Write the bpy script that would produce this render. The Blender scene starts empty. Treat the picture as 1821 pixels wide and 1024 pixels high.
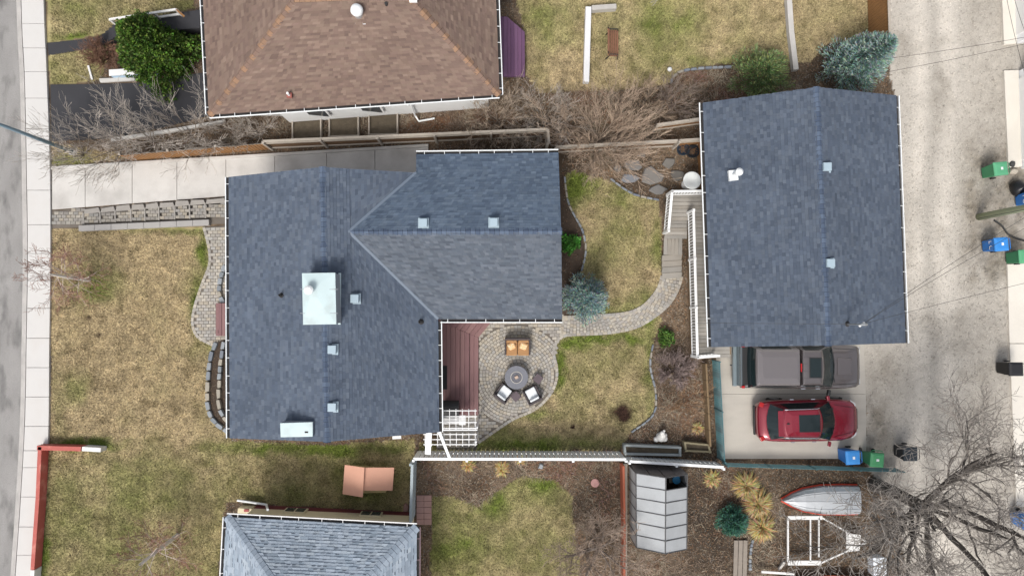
import bpy, math, random
import numpy as np
from mathutils import Matrix, Vector, Euler
random.seed(7); rng = np.random.default_rng(7)
S = bpy.context.scene
COL = S.collection
# ---------------------------------------------------------------- camera
F, CX, CY, H = 1215.0, 910.5, 512.0, 31.0
thx = math.atan(43 / F); thy = -math.atan(20.5 / F)
cd = bpy.data.cameras.new('camera'); cam = bpy.data.objects.new('camera', cd); COL.objects.link(cam)
cam.location = (0, 0, H); cam.rotation_euler = (thx, thy, 0)
cd.sensor_width = 36; cd.lens = 36 * F / 1821; cd.clip_end = 2000; cd.clip_start = .5
S.camera = cam
RM = Euler((thx, thy, 0)).to_matrix()
RN = np.array(RM)
# ---------------------------------------------------------------- sky, sun, exposure
SUN_EL, SUN_AZ = math.radians(54), math.radians(200)
w = bpy.data.worlds.new('World'); S.world = w; w.use_nodes = True
nt = w.node_tree; bg = nt.nodes['Background']
sky = nt.nodes.new('ShaderNodeTexSky'); sky.sky_type = 'NISHITA'; sky.sun_disc = False
sky.sun_elevation = SUN_EL; sky.sun_rotation = SUN_AZ; sky.air_density = 1.0; sky.dust_density = 4.0; sky.ozone_density = 1.0
hs = nt.nodes.new('ShaderNodeHueSaturation'); hs.inputs['Saturation'].default_value = .38
nt.links.new(sky.outputs[0], hs.inputs['Color']); nt.links.new(hs.outputs[0], bg.inputs['Color'])
bg.inputs['Strength'].default_value = .14
sl = bpy.data.lights.new('sun', 'SUN'); sl.energy = 1.8; sl.angle = math.radians(18); sl.color = (1, .96, .9)
so = bpy.data.objects.new('sun', sl); COL.objects.link(so); so.location = (0, -20, 40)
sd = Vector((math.sin(SUN_AZ) * math.cos(SUN_EL), math.cos(SUN_AZ) * math.cos(SUN_EL), math.sin(SUN_EL)))
so.rotation_euler = (-sd).to_track_quat('-Z', 'Y').to_euler()
S.view_settings.view_transform = 'Standard'; S.view_settings.look = 'None'
S.view_settings.exposure = 0.34; S.view_settings.gamma = 1
S.render.engine = 'CYCLES'

# ---------------------------------------------------------------- helpers
def U(px, py, z=0.0):                      # photo position -> point at height z
    d = RM @ Vector(((px - CX) / F, -(py - CY) / F, -1))
    t = (z - H) / d.z
    return Vector((d.x * t, d.y * t, z))
def PX(x, y):                              # ground points (numpy) -> photo position
    P = np.stack([x, y, np.full_like(x, -H)], -1) @ RN
    return CX + F * P[..., 0] / -P[..., 2], CY - F * P[..., 1] / -P[..., 2]
def lerp(a, b, t): return a + (b - a) * t
def smooth(pts, n=6, closed=False):        # catmull-rom through points
    out = []; m = len(pts); P = [Vector((*p, 0)) if len(p) == 2 else Vector(p) for p in pts]
    for i in range(m if closed else m - 1):
        if closed: p0, p1, p2, p3 = P[(i-1) % m], P[i], P[(i+1) % m], P[(i+2) % m]
        else: p0, p1, p2, p3 = P[max(i-1, 0)], P[i], P[i+1], P[min(i+2, m-1)]
        for k in range(n):
            t = k / n
            out.append(.5 * ((2*p1) + (p2-p0)*t + (2*p0-5*p1+4*p2-p3)*t*t + (3*p1-p0-3*p2+p3)*t**3))
    if not closed: out.append(P[-1])
    return [(v.x, v.y) for v in out]
def inpoly(x, y, poly):
    x = np.asarray(x, float); y = np.asarray(y, float); r = np.zeros(x.shape, bool); n = len(poly)
    for i in range(n):
        x1, y1 = poly[i]; x2, y2 = poly[(i+1) % n]
        if y1 == y2: continue
        c = ((y1 > y) != (y2 > y)) & (x < (x2-x1)*(y-y1)/(y2-y1) + x1)
        r ^= c
    return r
_lat = rng.random((64, 64))
def vnoise(x, y, s, o=0):
    x = np.asarray(x)*s + 13.7*o; y = np.asarray(y)*s + 7.3*o
    xi = np.floor(x).astype(int); yi = np.floor(y).astype(int); fx = x-xi; fy = y-yi
    fx = fx*fx*(3-2*fx); fy = fy*fy*(3-2*fy)
    g = lambda a, b: _lat[a % 64, b % 64]
    return (g(xi, yi)*(1-fx)+g(xi+1, yi)*fx)*(1-fy) + (g(xi, yi+1)*(1-fx)+g(xi+1, yi+1)*fx)*fy
def fbm(x, y, s, o=0): return .55*vnoise(x, y, s, o)+.28*vnoise(x, y, s*2.1, o+1)+.17*vnoise(x, y, s*4.3, o+2)

# materials -------------------------------------------------------
MATS = {}
def M(name, col=(.5, .5, .5), rough=.8, var=.15, scale=2.0, fine=30.0, fvar=.15, bump=.15, metal=0.0, attr=False,
      stretch=(1, 1, 1), col2=None, c2scale=.6, c2lo=.45, c2hi=.6, spec=.5, coat=0, trans=0, alpha=1, emit=None):
    if name in MATS: return MATS[name]
    m = bpy.data.materials.new(name); m.use_nodes = True; t = m.node_tree; N = t.nodes; L = t.links
    b = N['Principled BSDF']; b.inputs['Roughness'].default_value = rough; b.inputs['Metallic'].default_value = metal
    b.inputs['Specular IOR Level'].default_value = spec; b.inputs['Coat Weight'].default_value = coat
    b.inputs['Coat Roughness'].default_value = .05
    b.inputs['Transmission Weight'].default_value = trans; b.inputs['Alpha'].default_value = alpha
    g = N.new('ShaderNodeNewGeometry'); mp = N.new('ShaderNodeMapping'); mp.inputs['Scale'].default_value = stretch
    L.new(g.outputs['Position'], mp.inputs[0])
    def noise(sc, det=4):
        n = N.new('ShaderNodeTexNoise'); n.inputs['Scale'].default_value = sc; n.inputs['Detail'].default_value = det
        L.new(mp.outputs[0], n.inputs['Vector']); return n.outputs[0]
    def math_(op, a, bb):
        n = N.new('ShaderNodeMath'); n.operation = op
        for i, v in enumerate((a, bb)):
            if isinstance(v, (int, float)): n.inputs[i].default_value = v
            else: L.new(v, n.inputs[i])
        return n.outputs[0]
    def mix(f, a, bb, bt='MIX'):
        n = N.new('ShaderNodeMix'); n.data_type = 'RGBA'; n.blend_type = bt
        for i, v in ((0, f), (6, a), (7, bb)):
            if isinstance(v, (int, float)): n.inputs[i].default_value = v
            elif isinstance(v, tuple): n.inputs[i].default_value = (*v, 1)
            else: L.new(v, n.inputs[i])
        return n.outputs[2]
    if attr:
        a = N.new('ShaderNodeAttribute'); a.attribute_name = 'Col'; c = a.outputs[0]
    else: c = col
    if col2:
        rm = N.new('ShaderNodeMapRange'); rm.inputs[1].default_value = c2lo; rm.inputs[2].default_value = c2hi
        L.new(noise(c2scale, 6), rm.inputs[0]); c = mix(rm.outputs[0], c, col2)
    v1 = math_('MULTIPLY_ADD', noise(scale, 5), 2*var); N[-1].inputs[2].default_value = 1-var
    v2 = math_('MULTIPLY_ADD', noise(fine, 3), 2*fvar); N[-1].inputs[2].default_value = 1-fvar
    f = math_('MULTIPLY', v1, v2)
    cc = N.new('ShaderNodeCombineColor')
    for i in range(3): L.new(f, cc.inputs[i])
    c = mix(1.0, c, cc.outputs[0], 'MULTIPLY')
    L.new(c, b.inputs['Base Color'])
    if bump:
        bn = N.new('ShaderNodeBump'); bn.inputs['Strength'].default_value = bump; bn.inputs['Distance'].default_value = .03
        L.new(noise(fine, 6), bn.inputs['Height']); L.new(bn.outputs[0], b.inputs['Normal'])
    if emit: b.inputs['Emission Color'].default_value = (*emit, 1); b.inputs['Emission Strength'].default_value = 1
    MATS[name] = m; return m

# mesh builder ----------------------------------------------------
OFF = {}
class MB:
    def __init__(s): s.v = []; s.f = []; s.c = []; s.col = None
    def add(s, vs, fs, col=None):
        n = len(s.v); s.v += [tuple(v) for v in vs]; s.f += [tuple(i+n for i in f) for f in fs]
        s.c += [col or s.col]*len(fs); return s
    def quad(s, a, b, c, d, col=None): return s.add([a, b, c, d], [(0, 1, 2, 3)], col)
    def poly(s, pts, col=None): return s.add(pts, [tuple(range(len(pts)))], col)
    def prism(s, pts, z0, z1, col=None, top=1.0):           # pts: xy list
        n = len(pts); A = sum((pts[i][0]*pts[(i+1) % n][1]-pts[(i+1) % n][0]*pts[i][1]) for i in range(n))
        if A < 0: pts = pts[::-1]
        cx = sum(p[0] for p in pts)/n; cy = sum(p[1] for p in pts)/n
        vs = [(p[0], p[1], z0) for p in pts]+[(cx+(p[0]-cx)*top, cy+(p[1]-cy)*top, z1) for p in pts]
        fs = [tuple(range(n-1, -1, -1)), tuple(range(n, 2*n))]+[(i, (i+1) % n, n+(i+1) % n, n+i) for i in range(n)]
        return s.add(vs, fs, col)
    def box(s, c, d, rz=0, col=None, top=1.0):              # c: centre of base
        ca, sa = math.cos(rz), math.sin(rz); x, y = d[0]/2, d[1]/2
        return s.prism([(c[0]+ca*a-sa*b, c[1]+sa*a+ca*b) for a, b in ((-x, -y), (x, -y), (x, y), (-x, y))], c[2], c[2]+d[2], col, top)
    def beam(s, p, q, wd, th, col=None, up=Vector((0, 0, 1))):   # box from p to q
        p = Vector(p); q = Vector(q); d = (q-p); 
        if d.length < 1e-6: return s
        d.normalize(); sx = d.cross(up)
        if sx.length < 1e-3: sx = d.cross(Vector((0, 1, 0)))
        sx.normalize(); sy = sx.cross(d); sx *= wd/2; sy *= th/2
        vs = [p-sx-sy, p+sx-sy, p+sx+sy, p-sx+sy, q-sx-sy, q+sx-sy, q+sx+sy, q-sx+sy]
        return s.add(vs, [(0, 1, 2, 3), (7, 6, 5, 4), (0, 4, 5, 1), (1, 5, 6, 2), (2, 6, 7, 3), (3, 7, 4, 0)], col)
    def tube(s, pts, rad, n=8, col=None, cap=True):
        pts = [Vector(p) for p in pts]; m = len(pts)
        if not hasattr(rad, '__len__'): rad = [rad]*m
        vs = []
        for i, p in enumerate(pts):
            d = (pts[min(i+1, m-1)]-pts[max(i-1, 0)]).normalized()
            a = d.cross(Vector((0, 0, 1)) if abs(d.z) < .95 else Vector((1, 0, 0))).normalized(); b = d.cross(a)
            for k in range(n):
                t = 2*math.pi*k/n; vs.append(p+(a*math.cos(t)+b*math.sin(t))*rad[i])
        fs = [(i*n+k, i*n+(k+1) % n, (i+1)*n+(k+1) % n, (i+1)*n+k) for i in range(m-1) for k in range(n)]
        if cap: fs += [tuple(range(n-1, -1, -1)), tuple(range((m-1)*n, m*n))]
        return s.add(vs, fs, col)
    def lathe(s, prof, c, n=20, col=None):                  # prof: (r, z)
        vs = []; m = len(prof)
        for r, z in prof:
            for k in range(n):
                t = 2*math.pi*k/n; vs.append((c[0]+r*math.cos(t), c[1]+r*math.sin(t), c[2]+z))
        fs = [(i*n+k, i*n+(k+1) % n, (i+1)*n+(k+1) % n, (i+1)*n+k) for i in range(m-1) for k in range(n)]
        fs += [tuple(range(n-1, -1, -1)), tuple(range((m-1)*n, m*n))]
        return s.add(vs, fs, col)
    def loft(s, rings, closed=True, caps=True, col=None):
        n = len(rings[0]); vs = [p for r in rings for p in r]; fs = []
        for i in range(len(rings)-1):
            for k in range(n if closed else n-1): fs.append((i*n+k, i*n+(k+1) % n, (i+1)*n+(k+1) % n, (i+1)*n+k))
        if caps: fs += [tuple(range(n-1, -1, -1)), tuple(range((len(rings)-1)*n, len(rings)*n))]
        return s.add(vs, fs, col)
    def mesh(s, name, off=Vector((0, 0, 0)), smooth=False):
        me = bpy.data.meshes.new(name)
        me.from_pydata([(v[0]-off[0], v[1]-off[1], v[2]-off[2]) for v in s.v], [], s.f)
        if any(c is not None for c in s.c):
            a = me.attributes.new('Col', 'FLOAT_COLOR', 'FACE')
            arr = np.array([(*(c or (.5, .5, .5)), 1) for c in s.c], np.float32); a.data.foreach_set('color', arr.ravel())
        if smooth: me.polygons.foreach_set('use_smooth', [True]*len(me.polygons))
        return me
    def build(s, name, mat, parent=None, smooth=False, bevel=0, sub=0):
        off = OFF.get(parent.name, Vector((0, 0, 0))) if parent else Vector((0, 0, 0))
        me = s.mesh(name, off, smooth); me.materials.append(mat)
        o = bpy.data.objects.new(name, me); COL.objects.link(o)
        if parent: o.parent = parent; OFF[o.name] = off
        else: OFF[o.name] = Vector((0, 0, 0))
        if bevel:
            b = o.modifiers.new('bevel', 'BEVEL'); b.width = bevel; b.segments = 2; b.limit_method = 'ANGLE'
        if sub: b = o.modifiers.new('sub', 'SUBSURF'); b.levels = sub; b.render_levels = sub
        return o
def tag(o, label, cat, group=None):
    o['label'] = label; o['category'] = cat
    if group: o['group'] = group
    return o
def thing(name, label, cat, loc=(0, 0, 0), group=None):
    o = bpy.data.objects.new(name, None); COL.objects.link(o); o.location = loc; o.empty_display_size = .2
    OFF[o.name] = Vector(loc); return tag(o, label, cat, group)
def structure(o): o['kind'] = 'structure'; return o
def stuff(o): o['kind'] = 'stuff'; return o
def inst(o, parent, name=None, loc=None, rot=None, scale=None):      # linked copy of one mesh as a part
    c = bpy.data.objects.new(name or o.name.split('.')[0], o.data if hasattr(o, 'data') else o); COL.objects.link(c); c.parent = parent
    OFF[c.name] = OFF.get(parent.name, Vector((0, 0, 0)))
    if loc is not None: c.location = Vector(loc)-OFF[c.name]
    if rot is not None: c.rotation_euler = rot
    if scale is not None: c.scale = scale
    return c
def copy_tree(root, loc, rz, label, group=None):
    r = root.copy(); COL.objects.link(r); r.location = loc; r.rotation_euler = (0, 0, rz); r['label'] = label
    if group: r['group'] = group
    for ch in root.children:
        c = ch.copy(); COL.objects.link(c); c.parent = r
        for g in ch.children: d = g.copy(); COL.objects.link(d); d.parent = c
    return r
# ================================================================= GROUND
LAWNS = {
 'front': [(92,406),(363,404)]+smooth([(363,404),(372,440),(373,470),(360,505),(347,545),(343,575),(352,598),(378,613)])+[(371,650),(369,720),(380,748),(408,770),(410,784),(580,792),(738,780),(736,815),(736,912),(640,905),(402,893),(398,912),(380,1100),(60,1100),(78,800),(90,785)],
 'nw': [(80,-80),(345,-80),(345,14),(212,48),(184,62),(84,78)],
 'nw2': [(86,98),(170,86),(200,80),(190,100),(180,142),(89,151)],
 'lamp': [(91,256),(150,262),(235,280),(94,299)],
 'north': [(900,-80),(1545,-80),(1548,60),(1470,80),(1440,110),(1400,110),(1310,110),(1220,122),(1190,148),(1120,160),(960,165),(936,135),(932,60)],
 'back': [(1003,312),(1020,305),(1095,325),(1130,347),(1172,358),(1176,400),(1178,480)]+smooth([(1176,485),(1172,508),(1160,527),(1140,546),(1110,557),(1060,561)])+[(1040,565),(1045,520),(1032,490),(1041,450),(1035,410),(1012,362)],
 'back2': smooth([(850,787),(880,766),(912,745),(950,728),(975,705),(988,680),(990,655),(985,630),(988,612),(1000,599),(1020,595),(1080,592),(1130,582),(1168,560)])+[(1180,565),(1162,605),(1155,650),(1166,700),(1160,738),(1122,768),(1100,800),(744,802),(744,786)],
 'south': [(768,882),(800,880),(850,900),(890,868),(930,846),(985,852),(1018,885),(1020,930),(1030,1000),(1030,1100),(765,1100)],
}
ALLEY = [(1574,-80),(1990,-80),(1990,1160),(1640,1160),(1590,900),(1545,830),(1540,815),(1535,600),(1600,600),(1590,170),(1574,75)]
# patches where the turf stays green: (px, py, rx, ry, amount)
GREEN = [(362,440,14,50,.8),(352,540,16,60,.8),(375,605,30,25,.5),(172,512,45,34,.6),(140,690,28,30,.5),(580,798,200,16,.9),(690,800,70,22,.5),(330,408,110,9,.6),
 (105,740,18,60,.3),(150,790,80,10,.9),(75,1000,20,60,.9),(240,960,200,130,.32),(160,860,140,60,.3),(520,880,180,35,.5),(380,830,90,40,.3),(650,880,90,25,.6),(340,965,60,35,.3),
 (1030,330,50,30,.85),(1015,330,18,40,.9),(1110,345,70,26,.6),(1170,420,14,80,.5),(1050,470,30,60,.5),(1090,550,90,14,.6),(1150,530,30,30,.5),(1020,612,40,16,.9),(995,650,14,60,.8),(1070,602,120,12,.8),(1160,610,18,50,.6),(1158,690,20,90,.5),
 (930,790,200,16,.7),(900,775,60,18,.5),(960,735,50,14,.6),(1060,640,90,80,.38),(1090,430,70,90,.35),(1040,700,80,60,.3),(1110,720,60,40,.4),(1140,570,40,20,.7),
 (1185,30,110,70,.5),(1150,90,60,60,.4),(970,40,60,60,.5),(1290,110,80,16,.5),(950,120,40,50,.3),(1310,60,50,60,.25),
 (890,890,90,50,.55),(800,960,90,90,.65),(880,980,90,70,.4),(965,860,50,30,.6),(140,30,70,40,.5),(120,125,40,22,.3),(120,290,40,14,.6),(140,70,60,14,.7),(1500,60,50,80,.2)]
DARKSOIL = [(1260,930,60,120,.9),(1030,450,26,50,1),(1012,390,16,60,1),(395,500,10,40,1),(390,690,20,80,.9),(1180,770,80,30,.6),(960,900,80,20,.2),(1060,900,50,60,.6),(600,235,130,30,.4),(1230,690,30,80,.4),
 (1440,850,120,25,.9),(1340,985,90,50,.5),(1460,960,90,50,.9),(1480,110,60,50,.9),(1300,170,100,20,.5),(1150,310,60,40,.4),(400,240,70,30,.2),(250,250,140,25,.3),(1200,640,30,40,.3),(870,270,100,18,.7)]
RUST = [(790,225,90,18,.8),(1235,700,16,40,.7),(190,105,22,20,.5),(690,192,70,10,.6),(1225,745,30,25,.4),(1290,865,20,30,.5),(880,215,60,25,.3),(105,470,40,40,.35),(160,470,50,40,.3),(270,985,60,40,.3)]
def blobs(px, py, L):
    r = np.zeros(px.shape)
    for x, y, a, b, k in L:
        d = ((px-x)/a)**2+((py-y)/b)**2
        r = np.maximum(r, k*np.exp(-d*.9))
    return r
def C(*a): return np.array(a)
def ground_colour(x, y):
    px, py = PX(x, y)
    j = (fbm(x, y, 2.2, 3)-.5)*14; k = (fbm(x, y, 2.2, 8)-.5)*14
    n1 = fbm(x, y, .7, 1)[..., None]; n2 = fbm(x, y, 4.0, 5)[..., None]; n3 = vnoise(x, y, 11, 4)[..., None]
    soil = C(.088, .064, .045)*(.55+.9*n2); lit = C(.185, .135, .092)*(.6+.8*n3)
    c = soil+(lit-soil)*np.clip((n1-.35)*3, 0, 1)
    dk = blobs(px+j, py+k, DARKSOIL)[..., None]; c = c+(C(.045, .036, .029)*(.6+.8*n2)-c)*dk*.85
    ru = blobs(px+j, py+k, RUST)[..., None]; c = c+(C(.24, .10, .05)*(.6+.8*n3)-c)*ru*.7
    lawn = np.zeros(px.shape, bool)
    for nm, p in LAWNS.items():
        s = .35 if nm in ('front',) else .6
        lawn |= inpoly(px+j*s*.5, py+k*s*.5, p)
    g = blobs(px+j*1.6, py+k*1.6, GREEN)
    olive = np.clip((py-785)/40, 0, 1)*(px < 735)*.45+((px > 900)*(py < 170))*.18+((px > 765)*(py > 840)*(px < 1100))*.4+((px < 350)*(py < 160))*.4
    g = np.clip(np.maximum(g*1.3, olive)*(.45+1.1*fbm(x, y, 1.3, 6))+(fbm(x, y, .8, 9)-.55)*.55, 0, 1)[..., None]
    tan = C(.46, .365, .215)*(.62+.76*n2); grn = C(.145, .185, .036)*(.6+.8*n2)
    th = np.clip((fbm(x, y, 2.6, 12)-.53)*4, 0, 1)[..., None]
    tan = tan+(C(.24, .185, .10)-tan)*th*.75
    lc = tan+(grn-tan)*g
    bare = np.clip(blobs(px+j*1.2, py+k*1.2, [(1108,735,20,18,1.2),(1021,761,5,5,1.2),(1140,725,12,8,.5),(158,564,5,5,.9),(176,595,6,6,.8),(1090,760,30,6,.4)])*1.5-.35, 0, 1)[..., None]
    lc = lc+(C(.055, .030, .022)*(.6+.8*n3)-lc)*bare
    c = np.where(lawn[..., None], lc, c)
    al = inpoly(px+j*.5, py+k*.5, ALLEY)
    u = px+.0*py
    gr = C(.47, .435, .385)*(.86+.28*n1)*(.96+.08*n3)
    tr = np.exp(-((u-1632-6*np.sin(py/90))/13)**2)+np.exp(-((u-1682-6*np.sin(py/90))/13)**2)*.9-.7*np.exp(-((u-1657-6*np.sin(py/90))/10)**2)
    gr = gr*(1+.17*np.clip(tr, -1, 1)[..., None]*(.4+1.2*n1))
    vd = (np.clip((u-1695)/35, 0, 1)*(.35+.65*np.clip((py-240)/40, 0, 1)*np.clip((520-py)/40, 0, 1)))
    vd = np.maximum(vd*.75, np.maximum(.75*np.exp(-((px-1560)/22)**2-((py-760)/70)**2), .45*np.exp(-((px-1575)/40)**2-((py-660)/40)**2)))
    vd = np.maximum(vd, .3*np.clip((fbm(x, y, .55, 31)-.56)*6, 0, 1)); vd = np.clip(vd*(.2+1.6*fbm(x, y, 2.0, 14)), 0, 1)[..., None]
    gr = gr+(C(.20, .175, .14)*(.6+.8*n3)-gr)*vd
    c = np.where(al[..., None], gr, c)
    return c, lawn, al, px, py
def axis(lo, hi, st, far): return np.concatenate([[-far, -far*.4, lo-20], np.arange(lo, hi, st), [hi+20, far*.4, far]])
xs = axis(-25.5, 25.5, .1, 400.); ys = axis(-15.5, 15.5, .1, 400.)
gx, gy = np.meshgrid(xs, ys)
gc, gl, ga, gpx, gpy = ground_colour(gx, gy)
gz = (fbm(gx, gy, 1.2, 20)-.5)*.03
nx, ny = len(xs), len(ys)
me = bpy.data.meshes.new('ground'); idx = np.arange(nx*ny).reshape(ny, nx)
q = np.stack([idx[:-1, :-1], idx[:-1, 1:], idx[1:, 1:], idx[1:, :-1]], -1).reshape(-1, 4)
me.vertices.add(nx*ny); me.vertices.foreach_set('co', np.stack([gx, gy, gz-.02], -1).astype(np.float32).ravel())
me.loops.add(q.size); me.loops.foreach_set('vertex_index', q.ravel().astype(np.int32))
me.polygons.add(len(q)); me.polygons.foreach_set('loop_start', (np.arange(len(q))*4).astype(np.int32))
me.update(calc_edges=True)
a = me.attributes.new('Col', 'FLOAT_COLOR', 'POINT')
a.data.foreach_set('color', np.concatenate([gc, np.ones((*gc.shape[:2], 1))], -1).astype(np.float32).ravel())
me.polygons.foreach_set('use_smooth', [True]*len(q))
me.materials.append(M('earth', attr=True, rough=.95, var=.12, scale=3, fine=26, fvar=.28, bump=.6, spec=.15))
gob = bpy.data.objects.new('ground', me); COL.objects.link(gob); structure(gob)

def scatter_mesh(name, P, cols, mat, size, tilt, tri=True, aspect=.35):
    """many tiny blades or leaf flakes in one mesh (numpy)"""
    n = len(P); ang = rng.random(n)*2*np.pi; s = size[0]+(size[1]-size[0])*rng.random(n)
    el = tilt[0]+(tilt[1]-tilt[0])*rng.random(n)
    d = np.stack([np.cos(ang)*np.cos(el), np.sin(ang)*np.cos(el), np.sin(el)], -1)*s[:, None]
    sd_ = np.stack([-np.sin(ang), np.cos(ang), (rng.random(n)-.5)*.6], -1)*(s*aspect)[:, None]
    if tri: V = np.stack([P-sd_/2, P+sd_/2, P+d], 1); k = 3
    else: V = np.stack([P-sd_/2, P+d*.5-sd_, P+d, P+d*.5+sd_], 1); k = 4
    me = bpy.data.meshes.new(name); me.vertices.add(n*k); me.vertices.foreach_set('co', V.astype(np.float32).ravel())
    me.loops.add(n*k); me.loops.foreach_set('vertex_index', np.arange(n*k, dtype=np.int32))
    me.polygons.add(n); me.polygons.foreach_set('loop_start', (np.arange(n)*k).astype(np.int32)); me.update(calc_edges=True)
    a = me.attributes.new('Col', 'FLOAT_COLOR', 'FACE')
    a.data.foreach_set('color', np.concatenate([cols, np.ones((n, 1))], -1).astype(np.float32).ravel())
    me.materials.append(mat); o = bpy.data.objects.new(name, me); COL.objects.link(o); return o
N = 1500000
rx = rng.uniform(-24, 24, N); ry = rng.uniform(-14.5, 14.5, N)
ii = np.clip(((ry+15.5)/.1).round().astype(int)+3, 0, ny-1); jj = np.clip(((rx+25.5)/.1).round().astype(int)+3, 0, nx-1)
c, lw, al = gc[ii, jj], gl[ii, jj], ga[ii, jj]; _px, _py = PX(rx, ry)
P = np.stack([rx, ry, np.full(N, -.015)], -1)
# the blades are taken only where turf grows; the houses cover the rest
HIDE = [[(407,315),(735,275),(1000,272),(1000,567),(780,567),(780,770),(409,779)],[(360,-80),(885,-80),(888,168),(372,204)],[(402,920),(742,935),(742,1100),(395,1100)]]
hid = np.zeros(N, bool)
for h in HIDE: hid |= inpoly(_px, _py, h)
HARD = [[(88,150),(372,125),(372,208),(200,248),(90,254)],[(84,76),(215,50),(368,26),(368,62),(215,78),(86,100)],[(90,296),(765,256),(765,330),(410,410),(90,408)],[(1262,585),(1536,585),(1542,817),(1278,817)],[(776,555),(776,800),(850,788)]+smooth([(880,764),(912,743),(950,726),(975,703),(988,678),(990,655),(985,630),(988,612),(1000,599),(1080,592),(1130,582),(1165,562),(1190,540),(1205,515),(1212,494)])+[(1176,490),(1160,527),(1110,557),(1000,566),(1000,555)],[(363,404)]+smooth([(372,440),(373,470),(360,505),(347,545),(343,575),(352,598),(378,613)])+[(410,600),(410,400)],[(-50,-90),(90,-90),(92,450),(88,790),(64,1090),(-50,1090)],[(740,880),(769,880),(769,933),(740,933)]]
for h in HARD: hid |= inpoly(_px, _py, h)
k = lw & ~hid
rr_ = rng.random((k.sum(), 1)); gcol = c[k]*np.where(rr_ < .2, .35+rr_, .7+.75*rng.random((k.sum(), 1)))
grass = scatter_mesh('grass', P[k], gcol, M('grass_blade', attr=True, rough=.8, var=.05, fvar=.05, bump=0, spec=.2), (.05, .12), (.15, 1.1), True, .34)
stuff(grass); tag(grass, 'short dry tan and green turf on the yards', 'grass')
k = (~lw) & (~al) & (~hid) & (rng.random(N) < .42)
pal = np.array([(.30, .22, .15), (.22, .15, .10), (.36, .28, .20), (.14, .10, .075), (.28, .25, .21), (.32, .19, .11)])
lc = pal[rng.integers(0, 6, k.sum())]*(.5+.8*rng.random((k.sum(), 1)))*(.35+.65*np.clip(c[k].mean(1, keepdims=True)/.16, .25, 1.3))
lit = scatter_mesh('leaf_litter', P[k]+[0, 0, .012], lc, M('leaf', attr=True, rough=.85, var=.05, fvar=.05, bump=0, spec=.2), (.03, .13), (-.1, .6), False, .16)
stuff(lit); tag(lit, 'brown fallen leaves and twigs over the garden beds', 'leaf litter')
k = al & (rng.random(N) < .07)
pc = np.clip(c[k]*(.72+.5*rng.random((k.sum(), 1))), 0, 1)
peb = scatter_mesh('gravel', P[k]+[0, 0, .006], pc, M('pebble', attr=True, rough=.9, var=.05, fvar=.05, bump=0), (.03, .075), (.0, .5), False, .6)
BEDS = [[(745,820),(1100,820),(1100,900),(1000,1030),(1012,885),(985,852),(930,846),(890,868),(850,900),(800,880),(768,875)],[(1150,610),(1250,600),(1255,790),(1110,785),(1165,735)],[(820,180),(1240,150),(1240,240),(1080,300),(990,260),(830,250)],[(95,255),(480,205),(480,260),(240,285)],[(1120,830),(1300,830),(1390,880),(1400,1030),(1120,1030)],[(700,195),(880,180),(880,230),(500,250),(490,215)],[(1195,130),(1330,125),(1480,150),(1420,180),(1230,190)]]
bd = np.zeros(N, bool)
for b_ in BEDS: bd |= inpoly(_px, _py, b_)
k = bd & ~lw & ~hid & (rng.random(N) < .5*np.clip((fbm(rx, ry, 1.4, 40)-.35)*4, .05, 1)*(1-.9*np.clip(blobs(_px, _py, DARKSOIL)*1.4, 0, 1)))
sp_ = np.array([(.42, .33, .22), (.34, .26, .19), (.28, .21, .16), (.45, .38, .28), (.30, .17, .11), (.36, .22, .20)]); pi_ = (vnoise(rx[k], ry[k], .9, 44)*4.4+rng.random(k.sum())*1.6).astype(int) % 6
stems = scatter_mesh('dead_stems', P[k]+[0, 0, .02], sp_[pi_]*(.4+.7*rng.random((k.sum(), 1))), MATS['leaf'], (.12, .42), (-.05, .7), True, .055)
stuff(stems); tag(stems, 'dry dead stems and straw matted over the garden beds', 'dead stems')
stuff(peb); tag(peb, 'loose pale gravel on the back lane', 'gravel')

# ---------------------------------------------------------------- street, kerb, sidewalk
def W2(p, z=0): v = U(p[0], p[1], z); return (v.x, v.y)
SL = smooth([(37,-60),(40,50),(45,150),(48,300),(50,450),(48,600),(45,750),(38,880),(28,1024),(22,1090)])
SR = smooth([(78,-60),(81,40),(86,150),(91,300),(92,450),(90,620),(88,780),(80,860),(69,1024),(64,1090)])
def atY(pl, y):
    for (x1, y1), (x2, y2) in zip(pl, pl[1:]):
        if y1 <= y <= y2: return x1+(x2-x1)*(y-y1)/(y2-y1)
    return pl[0][0] if y < pl[0][1] else pl[-1][0]
asph = M('asphalt_old', (.27, .26, .25), .95, .3, .9, 40, .3, .5, stretch=(1.4, .5, 1), col2=(.15, .145, .14), c2scale=1.3, c2lo=.5, c2hi=.68)
mb = MB(); mb.poly([(*W2((x, y)), .004) for x, y in [(-400,-60)]+[(x-9, y) for x, y in SL]+[(-400,1090)]])
structure(mb.build('road', asph))
conc = M('concrete', (.54, .52, .49), .9, .16, .8, 50, .14, .15, col2=(.40, .38, .355), c2scale=.9, c2lo=.45, c2hi=.75)
concl = M('concrete_light', (.56, .545, .525), .9, .09, 1.1, 50, .10, .1, col2=(.52, .50, .475), c2scale=1.1, c2lo=.5, c2hi=.72)
mb = MB()
for (x1, y1), (x2, y2) in zip(SL, SL[1:]):
    a_, b_ = U(x1-9, y1), U(x1+1, y1); c_, d_ = U(x2+1, y2), U(x2-9, y2)
    for z, (p0, p1, p2, p3) in ((.02, (a_, b_, c_, d_)), (.10, (lerp(a_, b_, .55), b_, c_, lerp(d_, c_, .55)))):
        mb.prism([(p.x, p.y) for p in (p0, p1, p2, p3)], -.05, z)
structure(mb.build('kerb', M('kerb_concrete', (.42, .40, .38), .9, .3, 2, 40, .25, .3)))
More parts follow.
